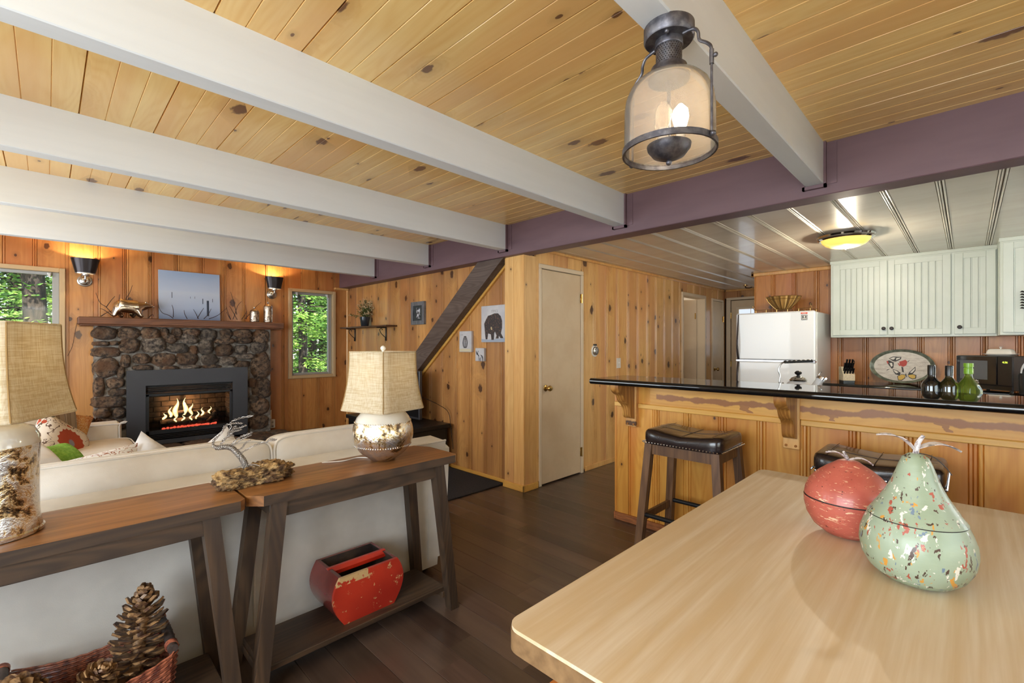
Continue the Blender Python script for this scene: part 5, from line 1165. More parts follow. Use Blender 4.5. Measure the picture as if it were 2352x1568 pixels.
def corbel(yc):
    w2 = .043
    MB().box((2.990, yc - w2, .715), (3.03, yc + w2, 1.03), .004).build('corbel_plate', PINE_T, bar)
    pr = [(2.99, 1.03), (2.770, 1.03), (2.775, .995), (2.80, .972), (2.835, .955), (2.850, .93), (2.868, .905), (2.895, .89), (2.915, .868), (2.922, .84), (2.93, .805), (2.95, .785), (2.99, .775)]
    top = bez([(a, 0, b) for a, b in pr[1:]], 3); pl = [(2.99, 1.03)] + [(q[0], q[2]) for q in top]
    MB().prism(pl, yc - w2 * .72, yc + w2 * .72, 'Y', smooth=True).build('corbel', wood('pine_corbel%d' % int(yc * 10), srgb(218, 162, 86), srgb(150, 98, 44), None, 0, rough=.36, coat=.35, ring=1.6, tint=0, grain=1.3), bar)
    for s_ in (-.024, .024): MB().ball((2.988, yc + s_, .735), .0075, 10, 6).build('wood_plug', PINE_K, bar)
corbel(1.742); corbel(.717); corbel(-.308)
N = 9; bull = [(2.735 + .02 - .02 * math.sin(R(a)), 1.05 - .02 * math.cos(R(a)) * -1 if False else 1.05 + .02 * math.cos(R(a))) for a in range(0, 181, 6)]
MB().prism([(3.215, 1.03), (3.225, 1.05), (3.215, 1.07)] + bull, -1.25, 1.925, 'Y', smooth=False).build('bar_countertop', GRANITE, label='long glossy black stone bar top with a rounded front edge', cat='countertop', origin=(3, .4, 1.03))
# cooking counter behind the bar
kc_ = thing('cooktop_counter', 'lower black kitchen counter behind the bar holding kettle and bottles', 'counter', (3.5, .4, 0))
MB().box((3.165, -1.2, .10), (3.78, 1.86, .87)).build('cabinet', SAGE, kc_); MB().box((3.165, -1.25, .872), (3.82, 1.89, .910), .012).build('worktop', GRANITE, kc_)
MB().box((3.30, .35, .9105), (3.74, 1.05, .916), .002).build('cooktop_glass', BLACKP, kc_)
# ---- bottles
def bottle(x, y, prof, mat, capm, capr, lab, sides=24, sq=False):
    t_ = thing('bottle', lab, 'bottle', (x, y, .911), R(45) if sq else 0, group='oil bottles behind the bar top'); M = rootmat(t_)
    MB(M).lathe(prof, 4 if sq else sides, caps=True, smooth=not sq).build('glass_body', mat, t_) if not sq else None
    if sq:
        mb = MB(M); rg = []
        for r, z in prof:
            k = min(max((z - .17) / .05, 0), 1); pts = []
            for i in range(24):
                a = 2 * math.pi * i / 24; e = .25 + .75 * k; q = 1.0 
                pts.append((math.copysign(abs(math.cos(a)) ** e, math.cos(a)) * r, math.copysign(abs(math.sin(a)) ** e, math.sin(a)) * r, z))
            rg.append(pts)
        mb.rings(rg, True).build('glass_body', mat, t_)
    MB(M).lathe(capr, 20).build('cap', capm, t_)
BG = plain('black_glass', srgb(10, 14, 18), .03, coat=.6); BG2 = plain('dark_olive_glass', srgb(44, 40, 14), .03, coat=.6)
GG = plain('clear_green_glass', srgb(150, 178, 60), .02, trans=.75, ior=1.45)
P1 = [(.001, 0), (.038, 0), (.042, .006), (.043, .10), (.043, .178), (.039, .195), (.028, .21), (.019, .222), (.0165, .232), (.0155, .27)]
K1 = [(.0175, .236), (.0175, .286), (.016, .290), (.001, .290)]
bottle(3.35, .137, P1, BG, BLACKP, K1, 'dark blue black glass bottle, leftmost of three behind the bar'); bottle(3.35, .068, P1, BG2, BLACKP, [(r, z - .001) for r, z in K1], 'dark olive glass bottle between the black and the green bottle')
bottle(3.335, -.004, [(.001, 0), (.036, 0), (.040, .006), (.040, .17), (.036, .195), (.022, .222), (.0155, .238), (.015, .27)], GG, plain('lime_cap', srgb(128, 178, 36), .3), [(.0185, .250), (.0185, .277), (.016, .279), (.016, .283), (.0195, .285), (.0195, .304), (.001, .305)], 'square clear green oil bottle with a lime green cap', sq=True)
# ---- kettle
ke = thing('kettle', 'white and chrome kettle with a black wavy handle on the cooktop', 'kettle', (3.56, .81, .917)); Mk = T((3.56, .81, .917))
MB(Mk).lathe([(.001, 0), (.10, 0), (.108, .012), (.108, .03), (.10, .07), (.082, .11), (.062, .138), (.046, .15)], 36).build('body', FRIDGE, ke)
MB(Mk).lathe([(.050, .150), (.052, .156), (.040, .172), (.018, .182), (.001, .184)], 28).build('lid', CHROME, ke); MB(Mk).lathe([(.009, .182), (.010, .19), (.020, .197), (.022, .207), (.012, .217), (.001, .219)], 18).build('lid_knob', BLACKP, ke)
Mr = Mk @ Matrix.Rotation(R(-58), 4, 'Z')
MB(Mr).tube([(.07, 0, .07), (.105, 0, .115), (.135, 0, .165)], [.030, .026, .023], 16).build('spout', FRIDGE, ke); MB(Mr).tube([(.132, 0, .160), (.142, 0, .176)], [.028, .027], 16).tube([(.122, 0, .185), (.128, 0, .202), (.14, 0, .215)], .004, 6).tube([(.15, 0, .17), (.155, 0, .16)], .02, 8).build('spout_cap', CHROME, ke)
MB(Mr).tube(bez([(-.095, 0, .10), (-.115, 0, .135), (-.11, 0, .18), (-.12, 0, .225), (-.10, 0, .268), (-.07, 0, .276)], 6), .005, 8).tube([(-.09, .0, .09), (-.118, 0, .118), (-.09, 0, .135)], .005, 6).build('handle_bracket', STEEL, ke)
MB(Mr).tube([(-.085 + .17 * i / 24, 0, .275 + .010 * i / 24 + .0015 * math.sin(i * 1.6)) for i in range(25)], [.0095 + .0015 * math.sin(i * 1.6) for i in range(25)], 10).build('handle_grip', BLACKP, ke)
# ================================================================ STOOLS
def stool(name, x0, y0, lab):
    """x0,y0: corner nearest the camera-right (min x, min y) of the seat"""
    t_ = thing(name, lab, 'bar stool', (x0 + .185, y0 + .23, 0), group='leather bar stools at the bar'); M = rootmat(t_); W, D, zb = .46, .375, .722
    mb = MB(M); N = 40; rg = []
    for k, z in [(.985, 0), (1.0, .012), (1.005, .035), (1.0, .055), (.985, .066), (.95, .075), (.85, .081), (.6, .083), (.3, .084), (.001, .084)]:
        pts = []
        for i in range(N):
            a = 2 * math.pi * i / N; e = .26; x = math.copysign(abs(math.cos(a)) ** e, math.cos(a)) * D / 2 * k; y = math.copysign(abs(math.sin(a)) ** e, math.sin(a)) * W / 2 * k
            dip = -.020 * max(math.cos(min(abs(y) / (W / 2), 1) * math.pi / 2), 0) ** 1.5 * min(z / .06, 1); pts.append((x, y, zb + z + dip + (.006 * (abs(y) / (W / 2)) ** 2 if z > .05 else 0)))
        rg.append(pts)
    mb.rings(rg, True).build('seat_cushion', LEATHER, t_)
    sm = MB(M)
    def ztop(x, y): return zb + .0855 - .020 * max(math.cos(min(abs(y) / (W / 2), 1) * math.pi / 2), 0) ** 1.5 + .006 * (abs(y) / (W / 2)) ** 2 - (.008 if abs(x) > D * .44 else 0)
    sm.tube([(x, 0, ztop(x, 0)) for x in [-.165 + .33 * i / 10 for i in range(11)]], .0013, 5)
    for y_ in (-.175, .175): sm.tube([(x, y_, ztop(x, y_)) for x in [-.16 + .32 * i / 8 for i in range(9)]], .0012, 5)
    sm.tube([(0, y, ztop(0, y)) for y in [-.2 + .4 * i / 14 for i in range(15)]], .0013, 5)
    sm.build('seams', STITCH, t_)
    nm = MB(M)
    for i in range(96):
        a = 2 * math.pi * i / 96; e = .26; nm.ball((math.copysign(abs(math.cos(a)) ** e, math.cos(a)) * D / 2 * 1.0, math.copysign(abs(math.sin(a)) ** e, math.sin(a)) * W / 2 * 1.0, zb + .006), .0042, 6, 4)
    k_ = 0
    nm2 = MB(M); out = []
    for sx in (-1, 1): out += [(sx * D / 2, y) for y in frange(-W / 2 + .02, W / 2 - .02, .0185)]
    for sy_ in (-1, 1): out += [(x, sy_ * W / 2) for x in frange(-D / 2 + .02, D / 2 - .02, .0185)]
    for x, y in out: nm2.ball((x * 1.008, y * 1.008, zb + .008), .0052, 6, 4)
    nm2.build('nailhead_trim', CHROME, t_, kind='stuff')
    tx, ty, bx_, by_ = D / 2 - .035, W / 2 - .035, D / 2 + .015, W / 2 + .02
    for sx in (-1, 1):
        for sy_ in (-1, 1):
            a = .022; MB(M).hull([(sx * tx + i * a, sy_ * ty + j * a, zb) for i in (-1, 1) for j in (-1, 1)] + [(sx * bx_ + i * a, sy_ * by_ + j * a, 0) for i in (-1, 1) for j in (-1, 1)]).build('leg', STOOLW, t_)
    for sx in (-1, 1): MB(M).box((sx * tx - .012, -ty + .02, zb - .062), (sx * tx + .012, ty - .02, zb)).build('apron', STOOLW, t_)
    for sy_ in (-1, 1): MB(M).box((-tx + .02, sy_ * ty - .012, zb - .062), (tx - .02, sy_ * ty + .012, zb)).build('apron', STOOLW, t_)
    k = .285; t = 1 - k / zb; ex, ey = tx + (bx_ - tx) * t, ty + (by_ - ty) * t
    for sy_ in (-1, 1): MB(M).box((-ex, sy_ * ey - .009, k - .03), (ex, sy_ * ey + .009, k + .012)).build('side_stretcher', STOOLW, t_)
    for sx in (-1, 1): MB(M).tube([(sx * ex, -ey + .015, k + .012), (sx * ex, ey - .015, k + .012)], .0135, 12).build('foot_bar', BLACKM, t_)
stool('bar_stool', 2.515, .93, 'whole visible dark leather bar stool in front of the corbels'); stool('bar_stool', 2.507, .06, 'dark leather bar stool half hidden behind the painted fruit')

# ================================================================ DINING TABLE
dt = thing('dining_table', 'big pale washed wood dining table with rounded corners', 'table', (1.5, -.4, 0)); x0, x1, y0, y1 = .648, 2.272, -1.75, .664; r = .035
pl = []
for cx_, cy_, a0 in ((x1 - r, y1 - r, 0), (x0 + r, y1 - r, 90), (x0 + r, y0 + r, 180), (x1 - r, y0 + r, 270)): pl += [(cx_ + r * math.cos(R(a0 + q * 15)), cy_ + r * math.sin(R(a0 + q * 15))) for q in range(7)]
MB().prism([((x - 1.46) * .9985 + 1.46, (y + .543) * .999 - .543) for x, y in pl], .742, .75, 'Z').build('tabletop', TABLEW, dt)
MB().prism(pl, .702, .7425, 'Z', smooth=True).build('tabletop_edge', TABLEE, dt)
for x in (1.10, 1.85):
    for y in (-1.4, .38): MB().box((x, y, 0), (x + .08, y + .08, .702), .006).build('leg', TABLEE, dt)
for x in (1.13, 1.88): MB().box((x, -1.4, .62), (x + .02, .46, .701)).build('apron', TABLEE, dt)
bn = thing('dining_bench', 'orange pine bench tucked under the near end of the dining table', 'bench', (.78, 0, 0))
MB().box((.56, -.7, .42), (1.02, .762, .45), .006).build('seat', BENCHW, bn)
for y in (-.6, .68):
    for x in (.58, .95): MB().box((x, y, 0), (x + .045, y + .045, .42), .003).build('leg', BENCHW, bn)
def paint(name, base, base2, chips, fl=1.0, xs=(9, 9, 30)):
    m, n, p = new_mat(name); v, _, _ = coords(n); col = mixc(n, smooth(n, noise_(n, v, 7, 3), .35, .65), base, base2)
    for i, (c_, sc, th_, st_) in enumerate(chips):
        f = noise_(n, scaled(n, v, st_), sc, 3, .7, .3); ofs = nd(n, 'ShaderNodeMapping'); 
        f = noise_(n, _off(n, scaled(n, v, st_), i * 7.7), sc, 3, .7, .3); col = mixc(n, smooth(n, f, th_, th_ + .02), col, c_)
    n.links.new(col, p.inputs['Base Color']); p.inputs['Roughness'].default_value = .42; p.inputs['Coat Weight'].default_value = .15
    bump(n, p, noise_(n, scaled(n, v, (20, 20, 60)), 1, 4, .6), .22, .004); return m
def _off(n, v, k):
    mp = nd(n, 'ShaderNodeMapping'); mp.inputs['Location'].default_value = (k, k * .7, k * .3); n.links.new(v, mp.inputs[0]); return mp.outputs[0]
PEARM = paint('painted_pear_green', srgb(160, 176, 154), srgb(136, 152, 124), [(srgb(168, 84, 66), 1, .62, (40, 40, 18)), (srgb(228, 226, 214), 1, .62, (52, 52, 24)), (srgb(206, 150, 66), 1, .635, (30, 30, 16)), (srgb(74, 54, 44), 1, .62, (52, 52, 26)), (srgb(110, 130, 150), 1, .64, (36, 36, 18))])
APPLM = paint('painted_apple_red', srgb(188, 98, 82), srgb(162, 72, 60), [(srgb(230, 190, 156), 1, .63, (26, 26, 130)), (srgb(206, 150, 120), 1, .62, (30, 30, 160)), (srgb(70, 40, 36), 1, .66, (70, 70, 140))])
FRW = noisy('whitewashed_metal_leaf', srgb(220, 214, 216), srgb(120, 110, 110), 60, .5, lo=.5, hi=.6)
LINEM = plain('dark_lid_gap', srgb(52, 44, 40), .7)
def leaf(M, L, w_, curl):
    mb = MB(M); rg = []
    for k in range(9):
        t = k / 8; hw = w_ * math.sin(math.pi * (.06 + t * .9)) ** .8; z = curl * math.sin(t * math.pi) + curl * .4 * t
        rg.append([(L * t, -hw, z), (L * t, 0, z - .003), (L * t, hw, z), (L * t, hw * .98, z - .0012), (L * t, 0, z - .0042), (L * t, -hw * .98, z - .0012)])
    return mb.rings(rg, True)
pe = thing('painted_pear', 'large green painted wooden pear box with chipped paint, nearest thing on the table', 'ornament', (1.46, .088, .75))
Mp = T((1.46, .088, .75)); s = 1.0
lo_ = [(.001, .004), (.025, .001), (.048, .000), (.070, .008), (.090, .026), (.104, .052), (.109, .080), (.107, .106), (.1, .128), (.0915, .148)]
hi_ = [(.0925, .1505), (.083, .165), (.071, .184), (.058, .206), (.047, .230), (.038, .255), (.031, .276), (.025, .291), (.014, .300), (.001, .302)]
MB(Mp).lathe(lo_, 56, caps=False).build('lower_bowl', PEARM, pe); MB(Mp).lathe([(.089, .146), (.089, .152)], 56, caps=False).build('lid_gap', LINEM, pe); MB(Mp).lathe(hi_, 56, caps=False).build('lid', PEARM, pe)
MB(Mp).tube(bez([(0, 0, .300), (.002, -.004, .325), (.004, -.014, .345)], 5), [.006, .006, .006, .006, .006, .0055, .005, .005, .0045, .004, .004], 8).build('stem', FRW, pe)
leaf(Mp @ T((0, 0, .308), 0, R(-20), R(118)), .085, .019, .016).build('leaf', FRW, pe); leaf(Mp @ T((0, 0, .312), 0, R(4), R(-62)), .088, .017, .016).build('leaf', FRW, pe)
MB(Mp).tube(bez([(.002, -.006, .302), (.03, -.030, .292), (.045, -.05, .27), (.052, -.062, .25)], 4), .0012, 5).build('cord', LINEM, pe)
ap = thing('painted_apple', 'red painted wooden apple box behind the pear on the table', 'ornament', (1.665, .25, .75), R(0)); Ma_ = T((1.665, .25, .75))
MB(Ma_).lathe([(.001, .003), (.04, .0), (.06, .006), (.088, .028), (.105, .058), (.1115, .088), (.112, .108)], 48, caps=False).build('lower_bowl', APPLM, ap); MB(Ma_).lathe([(.108, .1065), (.108, .113)], 48, caps=False).build('lid_gap', LINEM, ap)
MB(Ma_).lathe([(.111, .1115), (.108, .130), (.098, .154), (.078, .178), (.056, .196), (.038, .208), (.026, .217), (.016, .2205), (.001, .219)], 48, caps=False).build('lid', APPLM, ap)
MB(Ma_).tube(bez([(0, 0, .216), (-.003, .003, .23), (-.012, .010, .245)], 4), .0035, 7).build('stem', FRW, ap)
leaf(Ma_ @ T((0, 0, .220), 0, R(-16), R(120)), .062, .011, .012).build('leaf', FRW, ap); leaf(Ma_ @ T((0, 0, .222), 0, R(14), R(-66)), .062, .010, .012).build('leaf', FRW, ap)

# ================================================================ PENDANT
pd = thing('ceiling_lantern', 'pewter bell jar ceiling light with seeded glass on the white beam', 'ceiling lamp', (1.192, .578, 1.83)); px, py = 1.192, .578
MB().lathe([(.001, 2.135), (.062, 2.135), (.066, 2.140), (.066, 2.172), (.001, 2.172)], 40, (px, py, 0)).build('canopy', PEWTER, pd)
nk = MB().lathe([(.034, 2.136), (.034, 2.05)], 32, (px, py, 0), caps=False).lathe([(.036, 2.136), (.037, 2.12), (.0355, 2.117)], 32, (px, py, 0)).build('neck', PEWTER, pd)
pf = MB()
for r_ in range(9):
    for i in range(30):
        a = 2 * math.pi * (i + .5 * (r_ % 2)) / 30; z = 2.067 + r_ * .0058; c0 = Vector((px + .0343 * math.cos(a), py + .0343 * math.sin(a), z)); u = Vector((-math.sin(a), math.cos(a), 0)) * .0018
        pf.add([c0 - u, c0 + Vector((0, 0, -.0018)), c0 + u, c0 + Vector((0, 0, .0018))], [(0, 1, 2, 3)])
pf.build('perforations', BLACKP, pd, kind='stuff', fixn=False)
MB().lathe([(.034, 2.066), (.047, 2.062), (.049, 2.040), (.054, 2.034), (.054, 2.028), (.001, 2.028)], 32, (px, py, 0)).build('collar', PEWTER, pd)
bell = [(.048, 2.036), (.068, 2.032), (.088, 2.021), (.104, 2.003), (.114, 1.978), (.1175, 1.95), (.1185, 1.842)]
MB().lathe(bell + [(r - .003, z) for r, z in bell[::-1]], 48, (px, py, 0), caps=False).build('glass_bell', FROST, pd)
rg = MB(); rg.lathe([(.1185, 1.830), (.1235, 1.830), (.1235, 1.846), (.1185, 1.846), (.1185, 1.830)], 56, (px, py, 0), caps=False).build('bottom_ring', PEWTER, pd)
aa = math.atan2(.703, .711) - R(145)
for s_ in (0, 1):
    a = aa + math.pi * s_; ux, uy = math.cos(a), math.sin(a); Q = lambda r_, z: (px + ux * r_, py + uy * r_, z)
    MB().tube(bez([Q(.045, 2.133), Q(.075, 2.128), Q(.088, 2.112), Q(.092, 2.09), Q(.112, 2.072), Q(.124, 2.055), Q(.1255, 2.03)], 5), .0042, 8).tube([Q(.1255, 2.04), Q(.1255, 1.845)], .0032, 8).tube([Q(.1255, 2.048), Q(.1255, 2.012)], .0058, 8).ball(Q(.136, 2.03), .006, 10, 6).tube([Q(.1255, 2.03), Q(.136, 2.03)], .003, 6).ball(Q(.129, 1.838), .0075, 10, 6).build('side_arm', PEWTER, pd)
for a in (R(30), R(200)): MB().ball((px + .05 * math.cos(a), py + .05 * math.sin(a), 2.133), .0065, 10, 6).build('canopy_nut', PEWTER, pd)
MB().lathe([(.001, 1.812), (.020, 1.814), (.042, 1.824), (.056, 1.842), (.058, 1.852), (.001, 1.853)], 32, (px, py, 0)).ball((px, py, 1.806), .008, 12, 8).tube([(px, py, 1.85), (px, py, 2.03)], .005, 8).build('bulb_cup', PEWTER, pd)
BULB = plain('clear_bulb', (1, .95, .85, 1), .2, emit=(1, .86, .64, 1), estr=16)
for i in range(3):
    a = R(-60 + 120 * i); bx_, by_ = px + .030 * math.cos(a), py + .030 * math.sin(a)
    MB().lathe([(.012, 1.853), (.012, 1.888)], 14, (bx_, by_, 0)).build('socket', WIREW, pd)
    MB().lathe([(.010, 1.888), (.017, 1.905), (.022, 1.925), (.019, 1.945), (.006, 1.96), (.001, 1.962)], 14, (bx_, by_, 0)).build('bulb', BULB if i == 0 else FROST, pd)
light('pendant_light', 'POINT', (px + .016, py - .026, 1.925), 4, (1, .88, .7), size=.01)

# ================================================================ KITCHEN FAR WALL
fg = thing('refrigerator', 'white top freezer refrigerator with dark side handles', 'refrigerator', (5.85, 1.48, 0)); ya, yb = 1.098, 1.865
MB().box((5.56, ya, .02), (6.235, yb, 1.655), .012).build('cabinet', FRIDGE, fg)
MB().box((5.49, ya, 1.143), (5.553, yb, 1.66), .014).build('freezer_door', FRIDGE, fg); MB().box((5.49, ya, .10), (5.553, yb, 1.128), .014).build('fridge_door', FRIDGE, fg)
MB().box((5.495, ya + .002, 1.127), (5.56, yb - .002, 1.144)).build('door_gap', plain('chrome_strip', srgb(170, 168, 172), .25, .8), fg)
for z0, z1, s_ in ((1.15, 1.65, 1), (.62, 1.12, -1)):
    pts = [(5.488, yb - .028, z0 + (z1 - z0) * i / 12) for i in range(13)] if s_ > 0 else [(5.488, yb - .028, z1 - (z1 - z0) * i / 12) for i in range(13)]
    MB().tube([(x - .038 * math.sin(math.pi * min(i / 7, 1) if False else math.pi * (1 - i / 12) ** 1.6), y, z) for i, (x, y, z) in enumerate(pts)], [.013 - .007 * (i / 12) for i in range(13)], 8).build('door_handle', plain('dark_handle%d' % s_, srgb(70, 64, 66), .25, .6), fg)
mg = thing('fridge_magnet', 'small orange red magnet at the top right of the freezer door', 'magnet', (5.488, 1.19, 1.628)); MB().box((5.484, 1.165, 1.628), (5.489, 1.225, 1.643), .002).build('body', plain('magnet_orange', srgb(226, 84, 54), .5), mg)
text('PARK', .013, T((5.4835, 1.195, 1.6305)) @ Euler((R(90), 0, R(-90))).to_matrix().to_4x4(), WIREW, mg, ext=.0003)
m2_ = thing('fridge_magnet', 'square black magnet with a white portrait below the orange one', 'magnet', (5.488, 1.19, 1.555)); MB().box((5.484, 1.165, 1.565), (5.489, 1.22, 1.618), .002).build('body', BLACKP, m2_)
MB().box((5.4832, 1.170, 1.570), (5.4842, 1.215, 1.613)).build('white_border', WIREW, m2_); MB().box((5.4826, 1.174, 1.574), (5.4834, 1.211, 1.609)).build('black_field', BLACKP, m2_); MB().ball((5.482, 1.192, 1.597), .009, 12, 6, sz=1).box((5.4818, 1.178, 1.578), (5.4826, 1.206, 1.585)).build('portrait', WIREW, m2_)
# rack and basket bowl on the fridge
rk = thing('wire_rack', 'thin white and brass wire rack lying on top of the refrigerator', 'rack', (5.8, 1.4, 1.657)); mb = MB()
for x_ in (5.66, 5.94): mb.tube([(x_, 1.16, 1.70), (x_, 1.72, 1.70)], .003, 6)
for k in range(6): y_ = 1.18 + k * .105; mb.tube([(5.66, y_, 1.66), (5.66, y_, 1.70), (5.94, y_, 1.70), (5.94, y_, 1.66)], .0025, 6)
for y_ in (1.16, 1.72): mb.tube(bez([(5.66, y_, 1.70), (5.64, y_ + .01, 1.73), (5.64, y_ + .01, 1.745), (5.66, y_, 1.735)], 4), .003, 6)
mb.build('wires', BRASS, rk)
bw = thing('wooden_bowl', 'striped wood and gold wire fruit bowl on top of the refrigerator', 'bowl', (5.86, 1.48, 1.704)); m_ = MB(); prb = [(.055, 0), (.08, .02), (.12, .06), (.155, .105), (.175, .145), (.171, .145), (.15, .105), (.11, .062), (.07, .025), (.001, .02)]
m, n, p = new_mat('striped_bowl_wood'); tc = nd(n, 'ShaderNodeTexCoord'); sp = nd(n, 'ShaderNodeSeparateXYZ'); n.links.new(tc.outputs['Object'], sp.inputs[0])
an = math_(n, 'FRACT', math_(n, 'MULTIPLY', math_(n, 'ARCTAN2', sp.outputs[1], sp.outputs[0]), 1.7)); n.links.new(ramp(n, an, [(0, srgb(150, 112, 58)), (.3, srgb(206, 170, 106)), (.5, srgb(110, 78, 40)), (.8, srgb(178, 138, 76))], 'CONSTANT'), p.inputs['Base Color']); p.inputs['Roughness'].default_value = .35
MB().lathe(prb, 40, (5.86, 1.48, 1.704), caps=True).build('bowl', m, bw); m_ = MB()
for i in range(12): a = i * math.pi / 6; m_.tube([(5.86 + (r_ + .004) * math.cos(a), 1.48 + (r_ + .004) * math.sin(a), 1.704 + z) for r_, z in prb[:5]], .002, 5)
for r_, z in ((.163, .115), (.176, .145)): m_.tube([(5.86 + (r_ + .003) * math.cos(i * math.pi / 18), 1.48 + (r_ + .003) * math.sin(i * math.pi / 18), 1.704 + z) for i in range(37)], .002, 5, False)
m_.build('wire_frame', BRASS, bw)
# upper cabinets
def ucab(name, lab, xf, xb, y0, y1, z0, z1, doors, knobs):
    t_ = thing(name, lab, 'cabinet', ((xf + xb) / 2, (y0 + y1) / 2, z0)); MB().box((xf + .0, y0, z0), (xb, y1, z1), .004).build('carcass', SAGE, t_)
    MB().box((xf - .008, y0 - .002, z1 - .032), (xb, y1 + .006, z1), .003).build('top_moulding', SAGE, t_)
    for (a, b, pa, pb, nb) in doors:
        zA, zB = z0 + .022, z1 - .045; d = MB(); x_ = xf - .018
        dr = MB().box((x_, pb, zA), (xf - .0005, b, zB), .002).box((x_, a, zA), (xf - .0005, pa, zB), .002).box((x_, pa, zA), (xf - .0005, pb, z0 + .078), .002).box((x_, pa, z1 - .098), (xf - .0005, pb, zB), .002).build('door', SAGE, t_)
        w_ = (pb - pa) / nb
        for k in range(nb):
            q0 = pa + k * w_; bb = MB(); g = .0035
            bb.prism([(xf - .0125, q0 + g * .5), (xf - .009, q0 + .001), (xf - .001, q0 + .001), (xf - .001, q0 + w_ - .001), (xf - .009, q0 + w_ - .001), (xf - .0125, q0 + w_ - g * .5), (xf - .0125, q0 + w_ - .008), (xf - .0105, q0 + w_ - .009), (xf - .0125, q0 + w_ - .010)], z0 + .078, z1 - .098, 'Z').build('bead_board', SAGE, dr)
        kb = knobs.get(a)
        if kb is not None: MB(T((x_, kb, z0 + .086), 0, R(-90), 0)).lathe([(.006, 0), (.006, .012), (.015, .018), (.017, .024), (.012, .030), (.001, .031)], 16).build('knob', DARKM, dr)
    return t_
ucab('wall_cabinet', 'long sage green wall cabinet with three bead board doors', 5.93, 6.25, -.19, 1.045, 1.387, ZK, [(.571, 1.023, .63, .96, 7), (.11, .561, .166, .514, 7), (-.179, .086, -.119, .028, 3)], {.571: .597, .11: .535, -.179: .051})
ucab('wall_cabinet', 'sage green corner wall cabinet standing forward at the picture\'s right edge', 5.60, 6.25, -.80, -.192, 1.39, ZK, [(-.62, -.21, -.56, -.27, 5)], {})
MB().box((5.72, -.21, 1.39), (5.93, -.19, ZK)).build('filler', SAGE, bpy.data.objects['wall_cabinet.001'])
orn = thing('leaf_ornament', 'dark metal leaf ornament on the corner cabinet door at the right edge', 'ornament', (5.58, -.335, 1.56)); mb = MB()
for k in range(7): mb.hull([(5.575, -.335, 1.60 + k * .022), (5.565, -.335, 1.607 + k * .022), (5.57, -.302, 1.606 + k * .022), (5.57, -.315, 1.618 + k * .022)]).hull([(5.575, -.335, 1.60 + k * .022), (5.565, -.335, 1.607 + k * .022), (5.57, -.368, 1.606 + k * .022), (5.57, -.355, 1.618 + k * .022)])
mb.tube([(5.572, -.335, 1.57), (5.572, -.335, 1.77)], .003, 6).build('fronds', DARKM, orn)
bc = thing('base_counter', 'long back kitchen counter with a black stone top', 'counter', (5.95, -.4, 0))
MB().box((5.74, -2.5, .1), (6.245, 1.07, .87)).box((4.4, -.85, .1), (5.735, -.30, .87)).build('base_cabinets', SAGE, bc)
MB().prism([(6.248, -2.5), (5.705, -2.5), (5.705, -.87), (4.38, -.87), (4.38, -.27), (5.705, -.27), (5.705, 1.078), (6.248, 1.078)], .872, .912, 'Z').build('worktop', GRANITE, bc)
MB().tube([(5.706, 1.075, .892), (5.706, -.25, .892)], .0195, 12).build('bullnose', GRANITE, bc)
# knife block
kb = thing('knife_block', 'pale wood knife block full of black handled knives', 'knife block', (5.93, .90, .912), R(24)); M = rootmat(kb)
MB(M).prism([(-.06, .025), (-.06, .085), (.015, .165), (.085, .165), (.085, .025)], -.052, .052, 'Y').build('block', noisy('pale_block_wood', srgb(232, 218, 190), srgb(216, 196, 160), 12, .45, stretch=(1, 8, 8)), kb)
MB(M).box((-.058, -.05, .0), (.085, .05, .026), .002).build('base', BLACKP, kb)
for r_ in range(3):
    for k in range(4 if r_ < 2 else 3):
        b0 = Vector((-.045 + r_ * .024, -.036 + k * .024, .098 + r_ * .027)); e_ = b0 + Vector((-.048, 0, .072 + .010 * r_)) * (1 if r_ else .75); MB(M).bar(b0 - Vector((-.01, 0, .015)), b0, .010, .003).build('blade', STEEL, kb)
        MB(M).tube([b0, b0.lerp(e_, .3), b0.lerp(e_, .7), e_], [.0075, .0085, .0075, .009], 8).build('knife_handle', BLACKP, kb)
for s_ in (0, 1): MB(M).tube([(-.0 + .0 + .018 * math.cos(a) - .03, -.05, .215 + .03 * s_ * 0 + .018 * math.sin(a) + (.0)) for a in [i * math.pi / 8 for i in range(17)]], .0035, 6, False).build('scissor_loop', BLACKP, kb) if s_ else None
# oval tray
tr_ = thing('oval_tray', 'oval grey tray painted with butterflies and a rose, leaning on the kitchen wall', 'tray', (6.17, .48, .912)); Mt = T((6.165, .48, .912 + .176), 0, R(8), 0) 
def ell(a, b, n=48): return [(a * math.cos(2 * math.pi * i / n), b * math.sin(2 * math.pi * i / n)) for i in range(n)]
A, B = .258, .174
mb = MB(Mt); rgs = []
for k, x_ in ((.86, .0), (.90, -.006), (.96, -.024), (1.0, -.028), (1.0, -.024), (.97, -.018), (.90, .004), (.001, .004)): rgs.append([(x_, y, z) for y, z in ell(A * k, B * k)])
mb.rings(rgs, False).build('rim', noisy('antique_green_grey_tin', srgb(150, 158, 140), srgb(104, 108, 94), 18, .35, metal=.4), tr_)
MB(Mt).prism(ell(A * .87, B * .87), -.0005, .001, 'X').build('print_ground', noisy('script_print', srgb(226, 218, 206), srgb(206, 196, 184), 20, .5, stretch=(1, 1, 3)), tr_)
def tp(px, py): # tray crop pixels (590..1330, 195..580) -> local y,z
    return (A - (px - 590) / 735 * 2 * A, B - (py - 195) / 385 * 2 * B)
def tpoly(polys, mat, name, d=-.0015):
    mb = MB(Mt)
    for pl_ in polys: mb.prism([tp(*q) for q in pl_], d - .0006, d, 'X')
    mb.build(name, mat, tr_)
